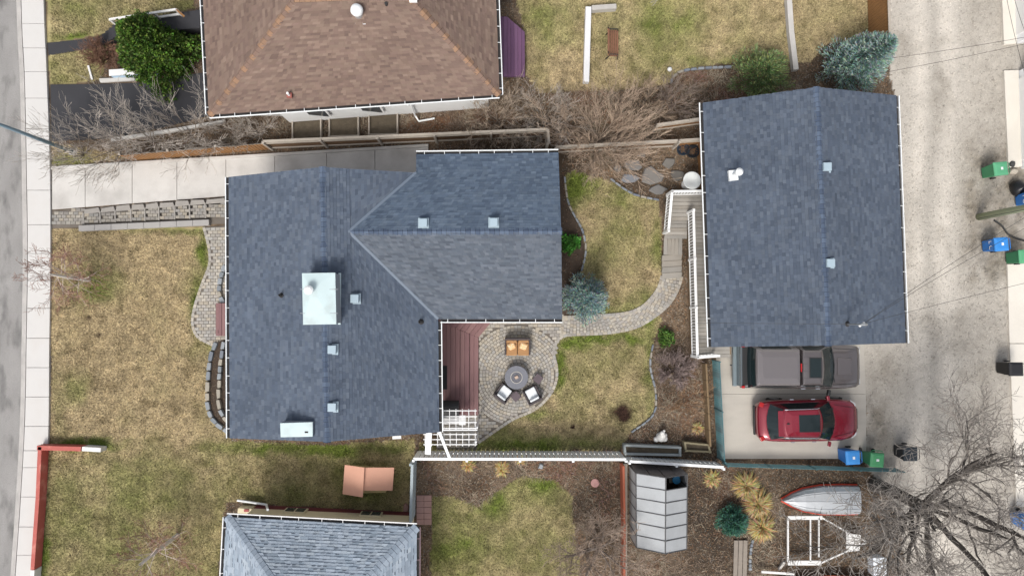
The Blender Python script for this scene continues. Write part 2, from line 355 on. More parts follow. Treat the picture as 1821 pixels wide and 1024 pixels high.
sw = bpy.data.objects.new('sidewalk', None); COL.objects.link(sw); structure(sw); OFF[sw.name] = Vector((0, 0, 0))
jy = [-60, 1, 44, 87, 129, 176, 230, 284, 339, 400, 451, 499, 548, 601, 653, 705, 757, 800, 830, 882, 935, 985, 1040, 1090]
for y0, y1 in zip(jy, jy[1:]):
    mb = MB(); y0 += .35; y1 -= .35; ym = (y0+y1)/2
    mb.prism([W2(p) for p in ((atY(SL, y0)+2, y0), (atY(SR, y0), y0), (atY(SR, ym), ym), (atY(SR, y1), y1), (atY(SL, y1)+2, y1), (atY(SL, ym)+2, ym))], -.05, .10+random.uniform(-.004, .004))
    mb.build('slab', concl, sw, bevel=.008)
# ---------------------------------------------------------------- concrete driveway on the north side
dw = bpy.data.objects.new('driveway', None); COL.objects.link(dw); structure(dw); OFF[dw.name] = Vector((0, 0, 0))
jx = [93, 152, 235.5, 315, 402, 489, 581, 667, 762]
top = lambda x: 302+(262-302)*(x-93)/(762-93)
bot = lambda x: 373+(349-373)*(x-93)/(402-93)
for x0, x1 in zip(jx, jx[1:]):
    mb = MB(); x0 += .4; x1 -= .4
    mb.prism([W2(p) for p in ((x0, top(x0)), (x1, top(x1)), (x1, bot(min(x1, 420))), (x0, bot(min(x0, 420))))], -.05, .03+random.uniform(-.003, .003))
    mb.build('slab', conc, dw, bevel=.006)
mb = MB()
mb.prism([W2(p) for p in ((93, 297), (762, 257), (762, 262), (93, 302))], -.05, .12); structure(mb.build('driveway_kerb', conc, bevel=.01))
# parking pad
pad = bpy.data.objects.new('parking_pad', None); COL.objects.link(pad); structure(pad); OFF[pad.name] = Vector((0, 0, 0))
concp = M('concrete_pad', (.47, .44, .39), .9, .18, .8, 45, .13, .15, stretch=(.5, 1.6, 1), col2=(.36, .335, .30), c2scale=.8, c2lo=.45, c2hi=.7)
MB().prism([W2(p) for p in ((1270, 590), (1534, 590), (1539, 700), (1277, 700))], -.05, .04).build('slab', concp, pad)
MB().prism([W2(p) for p in ((1277, 700.5), (1539, 700.5), (1540, 815), (1284, 815))], -.05, .04).build('slab', concp, pad)
for i, (pts, h) in enumerate([([(1778,-40),(1802,-40),(1806,79),(1783,81)], .1), ([(1783,127),(1809,126),(1815,297),(1791,299)], .1), ([(1790,470),(1840,468),(1850,610),(1794,610)], .06), ([(1794,611),(1850,611),(1870,900),(1806,900)], .06)]):
    structure(MB().prism([W2(p) for p in pts], -.05, h).build('garage_apron', M('apron', (.66, .62, .55), .9, .12, .7, 40, .1, .1), bevel=.01))
# black asphalt drive and walk of the north neighbour
blk = M('fresh_asphalt', (.035, .035, .04), .85, .25, 1.2, 60, .3, .3)
structure(MB().prism([W2(p) for p in ((90,151),(180,150),(240,148),(290,141),(372,128),(372,206),(300,225),(200,246),(92,252))], -.05, .02).build('asphalt_driveway', blk))
structure(MB().prism([W2(p) for p in ((84,77),(165,69),(184,64),(184,82),(166,86),(87,99))], -.05, .02).build('asphalt_walk', blk))
st = bpy.data.objects.new('asphalt_steps', None); COL.objects.link(st); structure(st); OFF[st.name] = Vector((0, 0, 0))
for i in range(4):
    x = 184+i*9
    MB().prism([W2(p) for p in ((x,63-i*3),(x+9.5,60-i*3),(x+9.5,79-i*2),(x,82-i*2))], -.05, .14+.13*i).build('step', blk, st, bevel=.01)
MB().prism([W2(p) for p in ((221,50),(366,28),(366,60),(221,72))], -.05, .62).build('landing', blk, st, bevel=.01)
structure(MB().prism([W2(p) for p in ((178,141),(282,137),(282,142),(180,148))], -.05, .1).build('edging', conc, bevel=.01))
structure(MB().prism([W2(p) for p in ((200,247),(300,232),(402,214),(402,219),(300,238),(201,253))], -.05, .16).build('edging', conc, bevel=.01))
# ---------------------------------------------------------------- pavers
pav = M('paver', attr=True, rough=.9, var=.1, scale=5, fine=60, fvar=.15, bump=.3)
PK = [1.0]
def paver_col():
    b = random.choice([(.36, .335, .295), (.41, .375, .32), (.33, .305, .275), (.39, .345, .28), (.34, .325, .30)]); k = random.uniform(.86, 1.12)*PK[0]
    return tuple(x*k for x in b)
def brick(mb, c, u, v, lw, ld, z):
    p = [c+u*(a*lw/2)+v*(b*ld/2) for a, b in ((-1, -1), (1, -1), (1, 1), (-1, 1))]
    k = [c+u*(a*(lw/2-.008))+v*(b*(ld/2-.008)) for a, b in ((-1, -1), (1, -1), (1, 1), (-1, 1))]
    zt = z+random.uniform(-.004, .004)
    vs = [(q.x, q.y, z-.03) for q in p]+[(q.x, q.y, zt-.008) for q in p]+[(q.x, q.y, zt) for q in k]
    mb.add(vs, [(8, 9, 10, 11)]+[(i, (i+1) % 4, 4+(i+1) % 4, 4+i) for i in range(4)]+[(4+i, 4+(i+1) % 4, 8+(i+1) % 4, 8+i) for i in range(4)], paver_col())
def field(mb, poly, ang, lw=.215, ld=.145, z=.045, skip=None):
    P_ = [U(*p) for p in poly]; ca = Vector((math.cos(ang), math.sin(ang), 0)); cb = Vector((-ca.y, ca.x, 0))
    a0 = min(p.dot(ca) for p in P_); a1 = max(p.dot(ca) for p in P_); b0 = min(p.dot(cb) for p in P_); b1 = max(p.dot(cb) for p in P_)
    W = [(p.x, p.y) for p in P_]; pts = []
    j = 0; b = b0
    while b < b1:
        a = a0+(j % 2)*lw/2
        while a < a1: pts.append(ca*a+cb*b); a += lw
        b += ld; j += 1
    ok = inpoly([p.x for p in pts], [p.y for p in pts], W)
    for p, o in zip(pts, ok):
        if o and not (skip and skip(p)): brick(mb, p, ca, cb, lw-.012, ld-.012, z)
def border(mb, line, w_=.13, z=.05, n=None):
    P_ = [U(*p) for p in line]; d = 0
    for a, b in zip(P_, P_[1:]):
        L_ = (b-a).length; u = (b-a)/max(L_, 1e-6); v = Vector((-u.y, u.x, 0)); t = -d
        while t < L_-.02:
            brick(mb, a+u*(t+.1), u, v, .188, w_, z); t += .2
        d = L_-t
sand = M('joint_sand', (.15, .13, .11), .95, .2, 3, 60, .2, .2)
pathL = smooth([(850,787),(880,766),(912,745),(950,728),(975,705),(988,680),(990,655),(985,630),(988,612),(1000,599),(1020,595),(1080,592),(1130,582),(1165,562),(1190,540),(1205,515),(1212,494)])
pathU = smooth([(1177,490),(1172,508),(1160,527),(1140,546),(1110,557),(1060,561),(1000,564)])
patio_poly = [(776,560)]+[(776,800),(848,800)]+pathL+pathU+[(1000,555),(780,555)]
pt = structure(MB().poly([(*W2(p), .012) for p in patio_poly]).build('patio', sand))
FC = U(919, 667)
def circ(p): return (p-FC).length < 2.3
mb = MB(); inner = [(776,560),(776,798),(846,798)]+[(x-3, y-3) for x, y in pathL[:40]]+[(1000,596),(1000,556)]
field(mb, inner, 0.01, skip=circ)
r = .5
while r < 2.29:
    n = int(2*math.pi*r/.165)
    for k in range(n):
        t = 2*math.pi*(k+.5*(int(r/.12) % 2))/n; u = Vector((-math.sin(t), math.cos(t), 0)); p = FC+Vector((math.cos(t), math.sin(t), 0))*r
        q = PX(np.array([p.x]), np.array([p.y]))
        if inpoly(q[0], q[1], inner)[0] and q[0][0] > 851 and q[1][0] > 575: brick(mb, p, u, Vector((u.y, -u.x, 0)), 2*math.pi*r/n-.012, .128, .045)
    r += .14
# path strip: courses follow the curve
LL = [U(*p) for p in pathL[52:]]; UU = [U(*p) for p in pathU[::-1]]
def along(pl, t):
    L_ = [(b-a).length for a, b in zip(pl, pl[1:])]; s = t*sum(L_)
    for (a, b), l in zip(zip(pl, pl[1:]), L_):
        if s <= l: return a+(b-a)*(s/l)
        s -= l
    return pl[-1]
m = 42
for i in range(m):
    a = along(LL, (i+.5)/m); b = along(UU, (i+.5)/m); d = (b-a); w_ = d.length; d.normalize(); nb = max(3, int(w_/.16)); o = (i % 2)*.5
    tl = ((along(LL, min((i+1)/m, 1))-along(LL, i/m)).length+(along(UU, min((i+1)/m, 1))-along(UU, i/m)).length)/2
    for k in range(nb):
        c_ = a+d*(w_*(k+.5+o*.6)/(nb+.3)); brick(mb, c_, d, Vector((-d.y, d.x, 0)), w_/(nb+.3)-.012, min(tl, .24)-.012, .045)
border(mb, pathL); border(mb, pathU)
stuff(mb.build('paver', pav, pt))
# front walk
walkL = smooth([(363,404),(372,440),(373,470),(360,505),(347,545),(343,575),(352,598),(378,613)])
fw = structure(MB().poly([(*W2(p), .012) for p in walkL+[(388,610),(420,600),(420,400)]]).build('front_walk', sand))
mb = MB(); field(mb, [(x+3, y) for x, y in walkL]+[(388,608),(420,600),(420,402)], 0.02); border(mb, walkL); stuff(mb.build('paver', pav, fw))
# stepped paver walk beside the driveway, long low steps with grey block edges
sp = structure(MB().poly([(*W2(p), .008) for p in ((93,375),(402,351),(402,398),(93,406))]).build('stepped_walk', sand))
PK[0] = .78; mb = MB(); blkm = M('grey_block', (.30, .28, .255), .9, .15, 3, 50, .15, .25)
xs_ = [93, 148, 178, 205, 233, 258, 283, 311, 338, 366, 402]
for i, (x0, x1) in enumerate(zip(xs_, xs_[1:])):
    t_ = lambda x: 375-(x-93)*.078+1; b_ = lambda x: 405-(x-93)*.045 if x > 145 else 405
    field(mb, [(x0+(3 if i else 0), t_(x0)+(9 if i else 0)), (x1+1, t_(x1)+(9 if i else 0)), (x1+1, b_(x1)-3), (x0+(3 if i else 0), b_(x0)-3)], 0, z=.045+.012*i)
    if i:
        MB().prism([W2(p) for p in ((x0, t_(x0)+7), (x0+2.6, t_(x0)+7), (x0+3.4, b_(x0)-4), (x0+.8, b_(x0)-4))], 0, .065+.012*i).build('riser_block', blkm, sp, bevel=.008)
        MB().prism([W2(p) for p in ((x0+4.5, t_(x0)+random.uniform(-1, 2)), (x1-1, t_(x1)+random.uniform(-1, 2)), (x1+2, t_(x1)+9), (x0+2.8, t_(x0)+9))], 0, .07+.012*i).build('edge_block', blkm, sp, bevel=.008)
stuff(mb.build('paver', pav, sp))
for i in range(8):
    x0 = 145+i*28.8; x1 = x0+28.3; b_ = lambda x: 402-(x-145)*.046
    MB().prism([W2(p) for p in ((x0, b_(x0)), (x1, b_(x1)), (x1, b_(x1)+10), (x0, b_(x0)+10))], 0, .22).build('coping_block', M('coping', (.34, .325, .31), .9, .12, 2, 50, .12, .2), sp, bevel=.01)
# reddish slabs by the south house
rs = bpy.data.objects.new('slab_walk', None); COL.objects.link(rs); structure(rs); OFF[rs.name] = Vector((0, 0, 0))
for i in range(5):
    for j in range(2):
        x = 741+j*13.5; y = 880+i*10.5
        MB().prism([W2(p) for p in ((x,y),(x+13,y),(x+13,y+10),(x,y+10))], -.02, .05+random.uniform(-.005,.005)).build('slab', M('red_slab', (.36, .22, .19), .9, .2, 2, 40, .15, .2), rs, bevel=.006)
# ================================================================= HOUSES
shing = M('asphalt_shingle', attr=True, rough=.92, var=.2, scale=.55, fine=70, fvar=.2, bump=.35, spec=.25)
white = M('white_paint', (.78, .78, .77), .5, .04, 2, 40, .04, .03)
wmetal = M('white_metal', (.80, .82, .82), .4, .03, 2, 30, .03, .02)
stucco = M('stucco', (.62, .60, .56), .9, .06, 2, 60, .1, .3)
dark = M('gutter_debris', (.03, .028, .028), .9, .3, 4, 60, .3, .3)
siding = M('white_siding', (.74, .75, .75), .6, .04, 2, 40, .04, .05)
def nrm(A, B, D):
    n = (B-A).cross(D-A).normalized(); return n if n.z > 0 else -n
def tabcol(pal):
    c = random.choice(pal); k = random.uniform(.88, 1.12); m_ = [sum(q[i] for q in pal)/len(pal) for i in range(3)]; return tuple((x*.8+y*.2)*k for x, y in zip(c, m_))
def lay(mb, A, B, C_, D, pal, ex=.13, wlo=.11, whi=.27, lift=.019, gap=False):
    n = nrm(A, B, D if (D-A).length > .1 else C_); rows = max(1, round(max((D-A).length, ((C_+D)/2-(A+B)/2).length)/ex))
    for i in range(rows):
        t0 = i/rows; t1 = (i+1)/rows; L0, R0 = lerp(A, D, t0), lerp(B, C_, t0); L1, R1 = lerp(A, D, t1), lerp(B, C_, t1)
        wd = (R0-L0).length
        if wd < .05: continue
        s = -random.random()*.3
        while s < wd:
            e = s+random.uniform(wlo, whi); a = max(s, 0)/wd; b = min(e-.004, wd)/wd; s = e
            if b-a < .02/wd: continue
            h = lift*random.choice((.6, 1, 1, 1.5)); col = tabcol(pal)
            p0 = lerp(L0, R0, a)+n*h; p1 = lerp(L0, R0, b)+n*h; p2 = lerp(L1, R1, b)+n*.002; p3 = lerp(L1, R1, a)+n*.002
            dn = n*(h+.002)
            mb.add([p0, p1, p2, p3, p0-dn, p1-dn], [(0, 1, 2, 3), (4, 5, 1, 0)], col)
            if gap and random.random() < .62:          # dark slot between laminated tabs
                g = lerp(L0, R0, max(b-.17/wd, a)); g2 = lerp(L0, R0, b)
                mb.add([g+n*(h+.003), g2+n*(h+.003), lerp(g2, p2, .36)+n*.008, lerp(g, p2, .36)+n*.008], [(0, 1, 2, 3)], (.10, .12, .15))
def slab(mb, A, B, C_, D, th=.13, col=None):
    n = Vector((0, 0, -th)); d = Vector((0, 0, -.05)); T = [A+d, B+d, C_+d, D+d]; Bm = [p+n for p in (A, B, C_, D)]
    mb.add(T+Bm, [(0, 1, 2, 3), (7, 6, 5, 4), (0, 4, 5, 1), (1, 5, 6, 2), (2, 6, 7, 3), (3, 7, 4, 0)], col)
def caps(P, Q, parent, mat, pal, ex=.19, wd=.3, drop=.06, name='ridge_cap', pick=None):
    d = Q-P; L_ = d.length; d.normalize(); up = Vector((0, 0, 1)); y = up.cross(d).normalized(); z = d.cross(y)
    n = int(L_/ex); meshes = []
    for c in pal:
        mb = MB(); mb.add([(-.02, -wd/2, -drop), (-.02, 0, .022), (-.02, wd/2, -drop), (ex*1.15, -wd/2, -drop-.012), (ex*1.15, 0, .008), (ex*1.15, wd/2, -drop-.012),
                           (-.02, -wd/2, -drop-.02), (-.02, 0, -.0), (-.02, wd/2, -drop-.02)], [(0, 1, 4, 3), (1, 2, 5, 4)], c); mb.add([(-.02, -wd/2, -drop), (-.02, 0, .022), (-.02, wd/2, -drop), (-.05, -wd/2, -drop-.02), (-.05, 0, .0), (-.05, wd/2, -drop-.02)], [(3, 4, 1, 0), (4, 5, 2, 1)], tuple(x*.35 for x in c))
        me = mb.mesh(name); me.materials.append(mat); meshes.append(me)
    R = Matrix((d, y, z)).transposed().to_euler()
    for i in range(n):
        inst(pick(i, meshes) if pick else random.choice(meshes), parent, name, P+d*(i*L_/n)+Vector((0, 0, .015)), R)
def gutter(A, B, out, parent, n_h, mat=None):
    mat = mat or wmetal; out = Vector(out).normalized(); dz = Vector((0, 0, -.05))
    mb = MB(); mb.beam(A+out*.135+dz, B+out*.135+dz, .022, .11); mb.beam(A+out*.15+dz*.1, B+out*.15+dz*.1, .022, .014)
    mb.beam(A+out*.065+dz*2.1, B+out*.065+dz*2.1, .15, .012)
    g = mb.build('gutter', mat, parent)
    MB().beam(A+out*.062+dz*1.7, B+out*.062+dz*1.7, .118, .014).build('debris', dark, g)
    for i in range(n_h):
        p = lerp(A, B, (i+.5+random.uniform(-.12, .12))/n_h)
        MB().beam(p-out*.01, p+out*.135, .022, .012).build('hanger', mat, g)
    return g
def walls(pts, z1, parent, mat, name='wall'):
    return MB().prism(pts, -.02, z1).build(name, mat, parent)
def inset(P_, k):
    c = sum(P_, Vector())/len(P_); return [(p.x+(k if p.x < c.x else -k), p.y+(k if p.y < c.y else -k)) for p in P_]
def vent(name, p, parent_none, label, group, mat):
    t = thing(name, label, 'roof vent', p, group)
    MB().box(p-Vector((0, 0, .05)), (.42, .42, .06)).build('flashing', mat, t)
    MB().box(p, (.26, .26, .16)).build('throat', dark, t)
    MB().box(p+Vector((0, 0, .10)), (.34, .34, .10), top=.93).build('hood', mat, t, bevel=.012)
    return t
BLUE = [(.090, .112, .150), (.100, .122, .160), (.080, .101, .138), (.110, .132, .168), (.093, .115, .152), (.072, .091, .126)]
ze, zr, zw = 2.9, 4.42, 4.08
hse = thing('bungalow', 'large bungalow with blue-grey L-shaped shingle roof in the middle', 'house', U(600, 560, 0))
e = lambda x, y, z=ze: U(x, y, z)
mTL, mBL, mR0, mR1 = e(407, 315), e(409, 779), e(573, 297, zr), e(581, 785, zr)
vT, vA, vB, mBR = e(740, 307, 3.19), e(620, 412, zw), e(779, 567), e(781, 768)
wTL, wTR, wRR, wBR = e(740, 275), e(993, 272), e(998, 411, zw), e(1000, 567)
tq = (zr-zw)/(zr-ze)
dT = lerp(mR0, e(741, 308, 3.19), (zr-zw)/(zr-3.19)); dB = lerp(mR1, mBR, tq)
wv = lerp(wTR, wRR, (3.19-ze)/(zw-ze))
PL = [(mBL, mTL, mR0, mR1), (dT, dB, mR1, mR0), (vT, vT, vA, dT), (vB, mBR, dB, vA), (wTR, wTL, vT, wv), (wv, vT, vA, wRR), (vB, wBR, wRR, vA)]
roof = MB()
for q_ in PL: slab(roof, *q_, col=(.06, .075, .10))
roof = roof.build('roof', shing, hse)
for i, q_ in enumerate(PL):
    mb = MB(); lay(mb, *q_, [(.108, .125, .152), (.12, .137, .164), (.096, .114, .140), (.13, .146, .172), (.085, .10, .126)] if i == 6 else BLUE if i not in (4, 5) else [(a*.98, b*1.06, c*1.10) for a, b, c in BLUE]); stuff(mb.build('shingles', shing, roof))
DK = [(.068, .092, .140), (.10, .132, .19), (.08, .108, .16)]
caps(mR1, mR0, roof, shing, DK); caps(wRR, vA, roof, shing, DK)
vm = M('valley_metal', (.14, .175, .225), .5, .1, 2, 30, .1, .05)
for a_, b_ in ((vT, vA), (vB, vA)):
    MB().beam(a_+Vector((0, 0, .03)), b_+Vector((0, 0, .03)), .10, .012).build('valley', vm, roof)
gutter(mTL, mBL, (-1, 0, 0), hse, 15); gutter(vB+Vector((0, -.1, 0)), mBR, (1, 0, 0), hse, 7)
gutter(wTL, wTR, (0, 1, 0), hse, 8); gutter(vB+Vector((.1, 0, 0)), wBR, (0, -1, 0), hse, 7)
m_ = [e(407, 315), e(781, 315), e(781, 775), e(409, 779)]; walls(inset(m_, .5), ze-.02, hse, stucco)
m_ = [e(745, 275), e(996, 273), e(1000, 567), e(740, 567)]; walls(inset(m_, .5), ze-.03, hse, stucco)
for (P0, P1, R) in ((mTL, vT, mR0), (mBL, mBR, mR1)):
    s = .5 if R is mR1 else -.5
    MB().add([P0+Vector((.5, s, -.1)), P1+Vector((-.5, s, -.1)), R+Vector((0, s, -.15)), P0+Vector((.5, s+.05*(1 if s > 0 else -1), -.1)), P1+Vector((-.5, s+.05*(1 if s > 0 else -1), -.1)), R+Vector((0, s+.05*(1 if s > 0 else -1), -.15))], [(0, 1, 2), (5, 4, 3), (0, 3, 4, 1), (1, 4, 5, 2), (2, 5, 3, 0)]).build('gable', stucco, hse)
k_ = Vector((-.5, 0, 0)); MB().add([wTR+k_+Vector((0, -.5, -.1)), wBR+k_+Vector((0, .5, -.1)), wRR+k_+Vector((0, 0, -.15)), wTR+k_*1.1+Vector((0, -.5, -.1)), wBR+k_*1.1+Vector((0, .5, -.1)), wRR+k_*1.1+Vector((0, 0, -.15))], [(0, 1, 2), (5, 4, 3), (0, 3, 4, 1), (1, 4, 5, 2), (2, 5, 3, 0)]).build('gable', stucco, hse)
# front door and windows on the street side
gl = M('window_glass', (.05, .06, .07), .08, .02, 1, 10, .02, 0, spec=.8)
for y in (430, 690):
    p = U(407, y, 1.5); w_ = MB().box((p.x+.46, p.y, 1.0), (.08, 1.8, 1.1)).build('window', white, hse); MB().box((p.x+.43, p.y, 1.06), (.06, 1.66, .98)).build('pane', gl, w_)
p = U(407, 567, 1); w_ = MB().box((p.x+.46, p.y, .2), (.08, .95, 2.05)).build('door', M('door_red', (.22, .07, .06), .5, .05), hse); MB().tube([(p.x+.40, p.y+.35, 1.1), (p.x+.40, p.y+.35, 1.25)], .02).build('handle', wmetal, w_)
p = U(781, 640, 1); MB().box((p.x-.47, p.y, .4), (.06, 1.8, 2.0)).build('door', gl, hse)
# chimney and roof furniture
def roofz(px, py):                              # height of the blue roof's main part under a photo position
    lo = 3.4
    for _ in range(8):
        v = U(px, py, lo); c = U(593, 555, ze); half = 4.32; lo = zr-(zr-ze)*min(abs(v.x-((mR0.x+mR1.x)/2))/half, 1)
    return lo
wm2 = M('chimney_metal', (.50, .61, .62), .4, .08, 1.5, 30, .05, .03, col2=(.44, .52, .52), c2scale=2.0, c2lo=.5, c2hi=.7)
zc = 5.15; a_, b_, c_, d_ = U(538, 487, zc), U(595, 486, zc), U(597, 575, zc), U(540, 576, zc)
t = thing('chimney', 'big square chimney chase with pale metal cap on the blue roof', 'chimney', ((a_+c_)/2)-Vector((0, 0, 1.6)))
MB().prism([(p.x, p.y) for p in (a_, b_, c_, d_)], 3.6, zc-.06, top=1).build('chase', M('chase_grey', (.30, .32, .34), .6, .05), t)
cen = (a_+c_)/2
MB().prism([(cen.x+(p.x-cen.x)*1.04, cen.y+(p.y-cen.y)*1.03) for p in (a_, b_, c_, d_)], zc-.06, zc).build('cap', wm2, t, bevel=.01)
pr = MB(); V = [cen+(p-cen)*1.0 for p in (a_, b_, c_, d_)]; pr.add([(p.x, p.y, zc) for p in V]+[(cen.x-.3, cen.y+.35, zc+.06)], [(0, 4, 1), (1, 4, 2), (2, 4, 3), (3, 4, 0)]); pr.build('cap_slope', wm2, t)
p = U(553, 516, zc); MB().lathe([(.13, .02), (.13, .25), (.17, .25), (.17, .36), (.10, .42)], p, 20).build('flue', wmetal, t, smooth=False)
[MB().box((cen.x, cen.y+k_, zc+.002), (1.42, .018, .012)).build('seam', M('chase_grey'), t) for k_ in (-.55, .35)]; p = U(603, 531, 4.35); MB().box((p.x, p.y, 4.25), (.10, 2.0, .05)).build('flashing', wm2, t)
zb = 4.45; P_ = [U(498, 752, zb), U(556, 750, zb), U(556, 776, zb), U(499, 777, zb)]
t = thing('roof_box', 'low white vent box on the blue roof near the south gable', 'vent box', U(528, 764, 3.9))
MB().prism([(p.x, p.y) for p in P_], 3.5, zb-.04).build('base', M('box_side', (.24, .27, .31), .6, .05), t)
MB().prism([(p.x, p.y) for p in P_], zb-.04, zb).build('lid', wm2, t, bevel=.01)
p = U(545, 768, zb); MB().box(p, (.13, .06, .012)).build('slot', dark, t)
vmet = M('vent_metal', (.33, .42, .48), .5, .06, 3, 40, .05, .03)
vl = 'square grey roof vent on the blue bungalow roof, '
for px, py, w_ in ((632, 531, 'right of the big chimney'), (592, 621, 'just south of the big chimney'), (592, 723, 'nearest the south gable'), (753, 397, 'left one on the wing ridge'), (878, 396, 'right one on the wing ridge')):
    z = roofz(px, py) if px < 700 else 4.0; vent('roof_vent', U(px, py, z+.03), None, vl+w_, None, vmet)
for px, py, w_ in ((501, 525, 'left of the chimney'), (748, 572, 'beside the roof valley')):
    z = roofz(px, py); p = U(px, py, z); t = thing('plumbing_stack', 'short black plumbing pipe on blue roof '+w_, 'pipe', p)
    MB().lathe([(.13, -.05), (.07, .06), (.05, .06)], p, 14).build('boot', dark, t); MB().lathe([(.045, 0), (.045, .3), (.03, .3), (.03, .1)], p, 12).build('pipe', dark, t)
# ---------------------------------------------------------------- garage
gA, gB, gC, gD = e(1250, 183), e(1265, 617), e(1610, 610), e(1593, 170); g0, g1 = e(1453, 155, 4.35), e(1474, 614, 4.30)
gar = thing('garage', 'detached garage with blue-grey gable roof beside the back lane', 'garage', U(1430, 400, 0))
GR = [(a*.90, b*.90, c*.90) for a, b, c in BLUE]; rf = MB(); slab(rf, gB, gA, g0, g1, col=(.06, .07, .09)); slab(rf, gD, gC, g1, g0, col=(.06, .07, .09)); rf = rf.build('roof', shing, gar)
for q_ in ((gB, gA, g0, g1), (gD, gC, g1, g0)): mb = MB(); lay(mb, *q_, GR); stuff(mb.build('shingles', shing, rf))
caps(g1, g0, rf, shing, DK)
gutter(gA, gB, (-1, .03, 0), gar, 12); gutter(gD, gC, (1, -.03, 0), gar, 12)
gi = [U(1282, 195, 2.9), U(1583, 183, 2.9), U(1600, 598, 2.9), U(1296, 604, 2.9)]
walls([(p.x, p.y) for p in gi], 2.85, gar, siding)
for (p, q, r) in ((gi[0], gi[1], g0), (gi[3], gi[2], g1)):
    s = Vector((0, -.35 if r is g0 else .25, -.12)); k_ = Vector((0, -.05 if r is g0 else .05, 0))
    MB().add([p-Vector((0, 0, .1)), q-Vector((0, 0, .1)), r+s, p+k_-Vector((0, 0, .1)), q+k_-Vector((0, 0, .1)), r+s+k_], [(0, 1, 2), (5, 4, 3), (0, 3, 4, 1), (1, 4, 5, 2), (2, 5, 3, 0)]).build('gable', siding, gar)
p, q = lerp(gi[1], gi[2], .25), lerp(gi[1], gi[2], .8); MB().beam((p.x+.02, p.y, 1.15), (q.x+.02, q.y, 1.15), .06, 2.2).build('garage_door', white, gar)
for px, py, w_ in ((1468, 298, 'upper one on the garage ridge'), (1474, 468, 'lower one on the garage ridge')):
    vent('roof_vent', U(px, py, 4.22), None, 'square pale roof vent, '+w_, None, vmet)
p = U(1304, 312, 3.35); t = thing('furnace_flue', 'white metal flue pipe with round cap on the garage roof', 'flue', p)
MB().box(p-Vector((0, 0, .12)), (.36, .42, .16), .1).build('flashing', wmetal, t); MB().tube([p, p+Vector((0, 0, .62))], .07, 14).build('pipe', wmetal, t)
MB().lathe([(.08, .60), (.15, .62), (.15, .74), (.06, .82)], p, 18).build('cap', wmetal, t)
p = U(1508, 576, 4.05); mast = thing('service_mast', 'electric service mast with wires on the garage roof', 'mast', p)
MB().tube([p-Vector((0, 0, .3)), p+Vector((0, 0, 1.0))], .035, 10).build('pipe', M('galv', (.4, .42, .43), .4, .05, metal=.6), mast)
MB().lathe([(.13, -.1), (.06, .03)], p, 12).build('boot', dark, mast); MB().tube([p+Vector((0, 0, 1.0)), p+Vector((.08, 0, 1.1)), p+Vector((.2, 0, 1.02))], .05, 10).build('weather_head', M('galv'), mast)
for i in range(3): MB().lathe([(.02, 0), (.05, .03), (.05, .07), (.02, .1)], p+Vector((.08+.05*i, .05*i-.05, .7+.06*i)), 10).build('insulator', white, mast)
wire = M('wire_black', (.03, .03, .03), .6, .0, bump=0)
def cable(name, p, q, sag, label, r=.0075, n=14):
    pts = [lerp(Vector(p), Vector(q), i/n)-Vector((0, 0, sag*4*(i/n)*(1-i/n))) for i in range(n+1)]
    tag(MB().tube(pts, r, 5).build(name, wire), label, 'wire', 'overhead wires')
mt = p+Vector((.1, 0, .9))
cable('power_wire', mt, U(1880, 352, 7.0), .3, 'upper of the two wires from garage mast to the lane')
cable('power_wire', mt, U(1880, 375, 6.8), .35, 'lower of the two wires from garage mast to the lane')
cable('power_wire', mt-Vector((0, 0, .1)), U(1900, 485, 6.5), .2, 'lone wire running right from the garage mast low down')
cable('power_wire', mt-Vector((0, 0, .2)), U(1240, 574, 3.5), .05, 'thin wire crossing the garage roof to the left of the mast', .007)
cable('power_wire', U(1560, 107, 3.5), U(1880, 56, 6.5), .2, 'upper thin wire crossing the lane from the blue spruce')
cable('power_wire', U(1545, 134, 3.5), U(1880, 66, 6.5), .2, 'lower thin wire crossing the lane from the blue spruce')
cable('power_wire', U(1785, -30, 6), U(1840, 190, 6.5), .1, 'wire running along the white buildings at top right')
cable('power_wire', U(1797, -30, 6), U(1845, 110, 6.5), .1, 'second wire along the white buildings at top right')
# ---------------------------------------------------------------- brown-roofed house (north)
BR = [(.190, .133, .106), (.168, .118, .097), (.205, .146, .116), (.148, .102, .085), (.182, .125, .103), (.216, .157, .124)]
z0, z1 = 2.9, 4.9
bh = thing('brown_roof_house', 'neighbouring house with brown hip roof and white south wall at the top', 'house', U(620, 60, 0))
A, B = e(372, 204, z0), e(888, 168, z0); D0, E0 = e(357, -90, z0), e(878, -100, z0)
R0, R1 = e(524, -4, z1), e(722, -12, z1)
PLn = [(A, B, R1, R0), (D0, A, R0, e(520, -60, z1)), (B, E0, e(716, -70, z1), R1), (E0, D0, e(520, -60, z1), e(716, -70, z1))]
rf = MB(); [slab(rf, *q_, col=(.16, .11, .09)) for q_ in PLn]; rf = rf.build('roof', shing, bh)
for q_ in PLn: mb = MB(); lay(mb, *q_, BR, ex=.145, wlo=.12, whi=.32); stuff(mb.build('shingles', shing, rf))
TAN = [(.27, .165, .105), (.24, .15, .10), (.195, .13, .102)]
pick = lambda i, ms: ms[0] if i % 3 == 0 else (ms[1] if random.random() < .25 else ms[2])
caps(A, R0, rf, shing, TAN, ex=.2, wd=.32, pick=pick); caps(B, R1, rf, shing, TAN, ex=.2, wd=.32, pick=pick); caps(R0, R1, rf, shing, TAN, ex=.2, wd=.34, pick=lambda i, ms: ms[i % 2])
gutter(A, B, (.07, -1, 0), bh, 17); gutter(D0, A, (-1, .05, 0), bh, 10); gutter(B, E0, (1, 0, 0), bh, 10)
p = [U(480, 196, 2.8), U(884, 167, 2.8), U(880, -80, 2.8), U(378, -80, 2.8), U(380, 190, 2.8)]
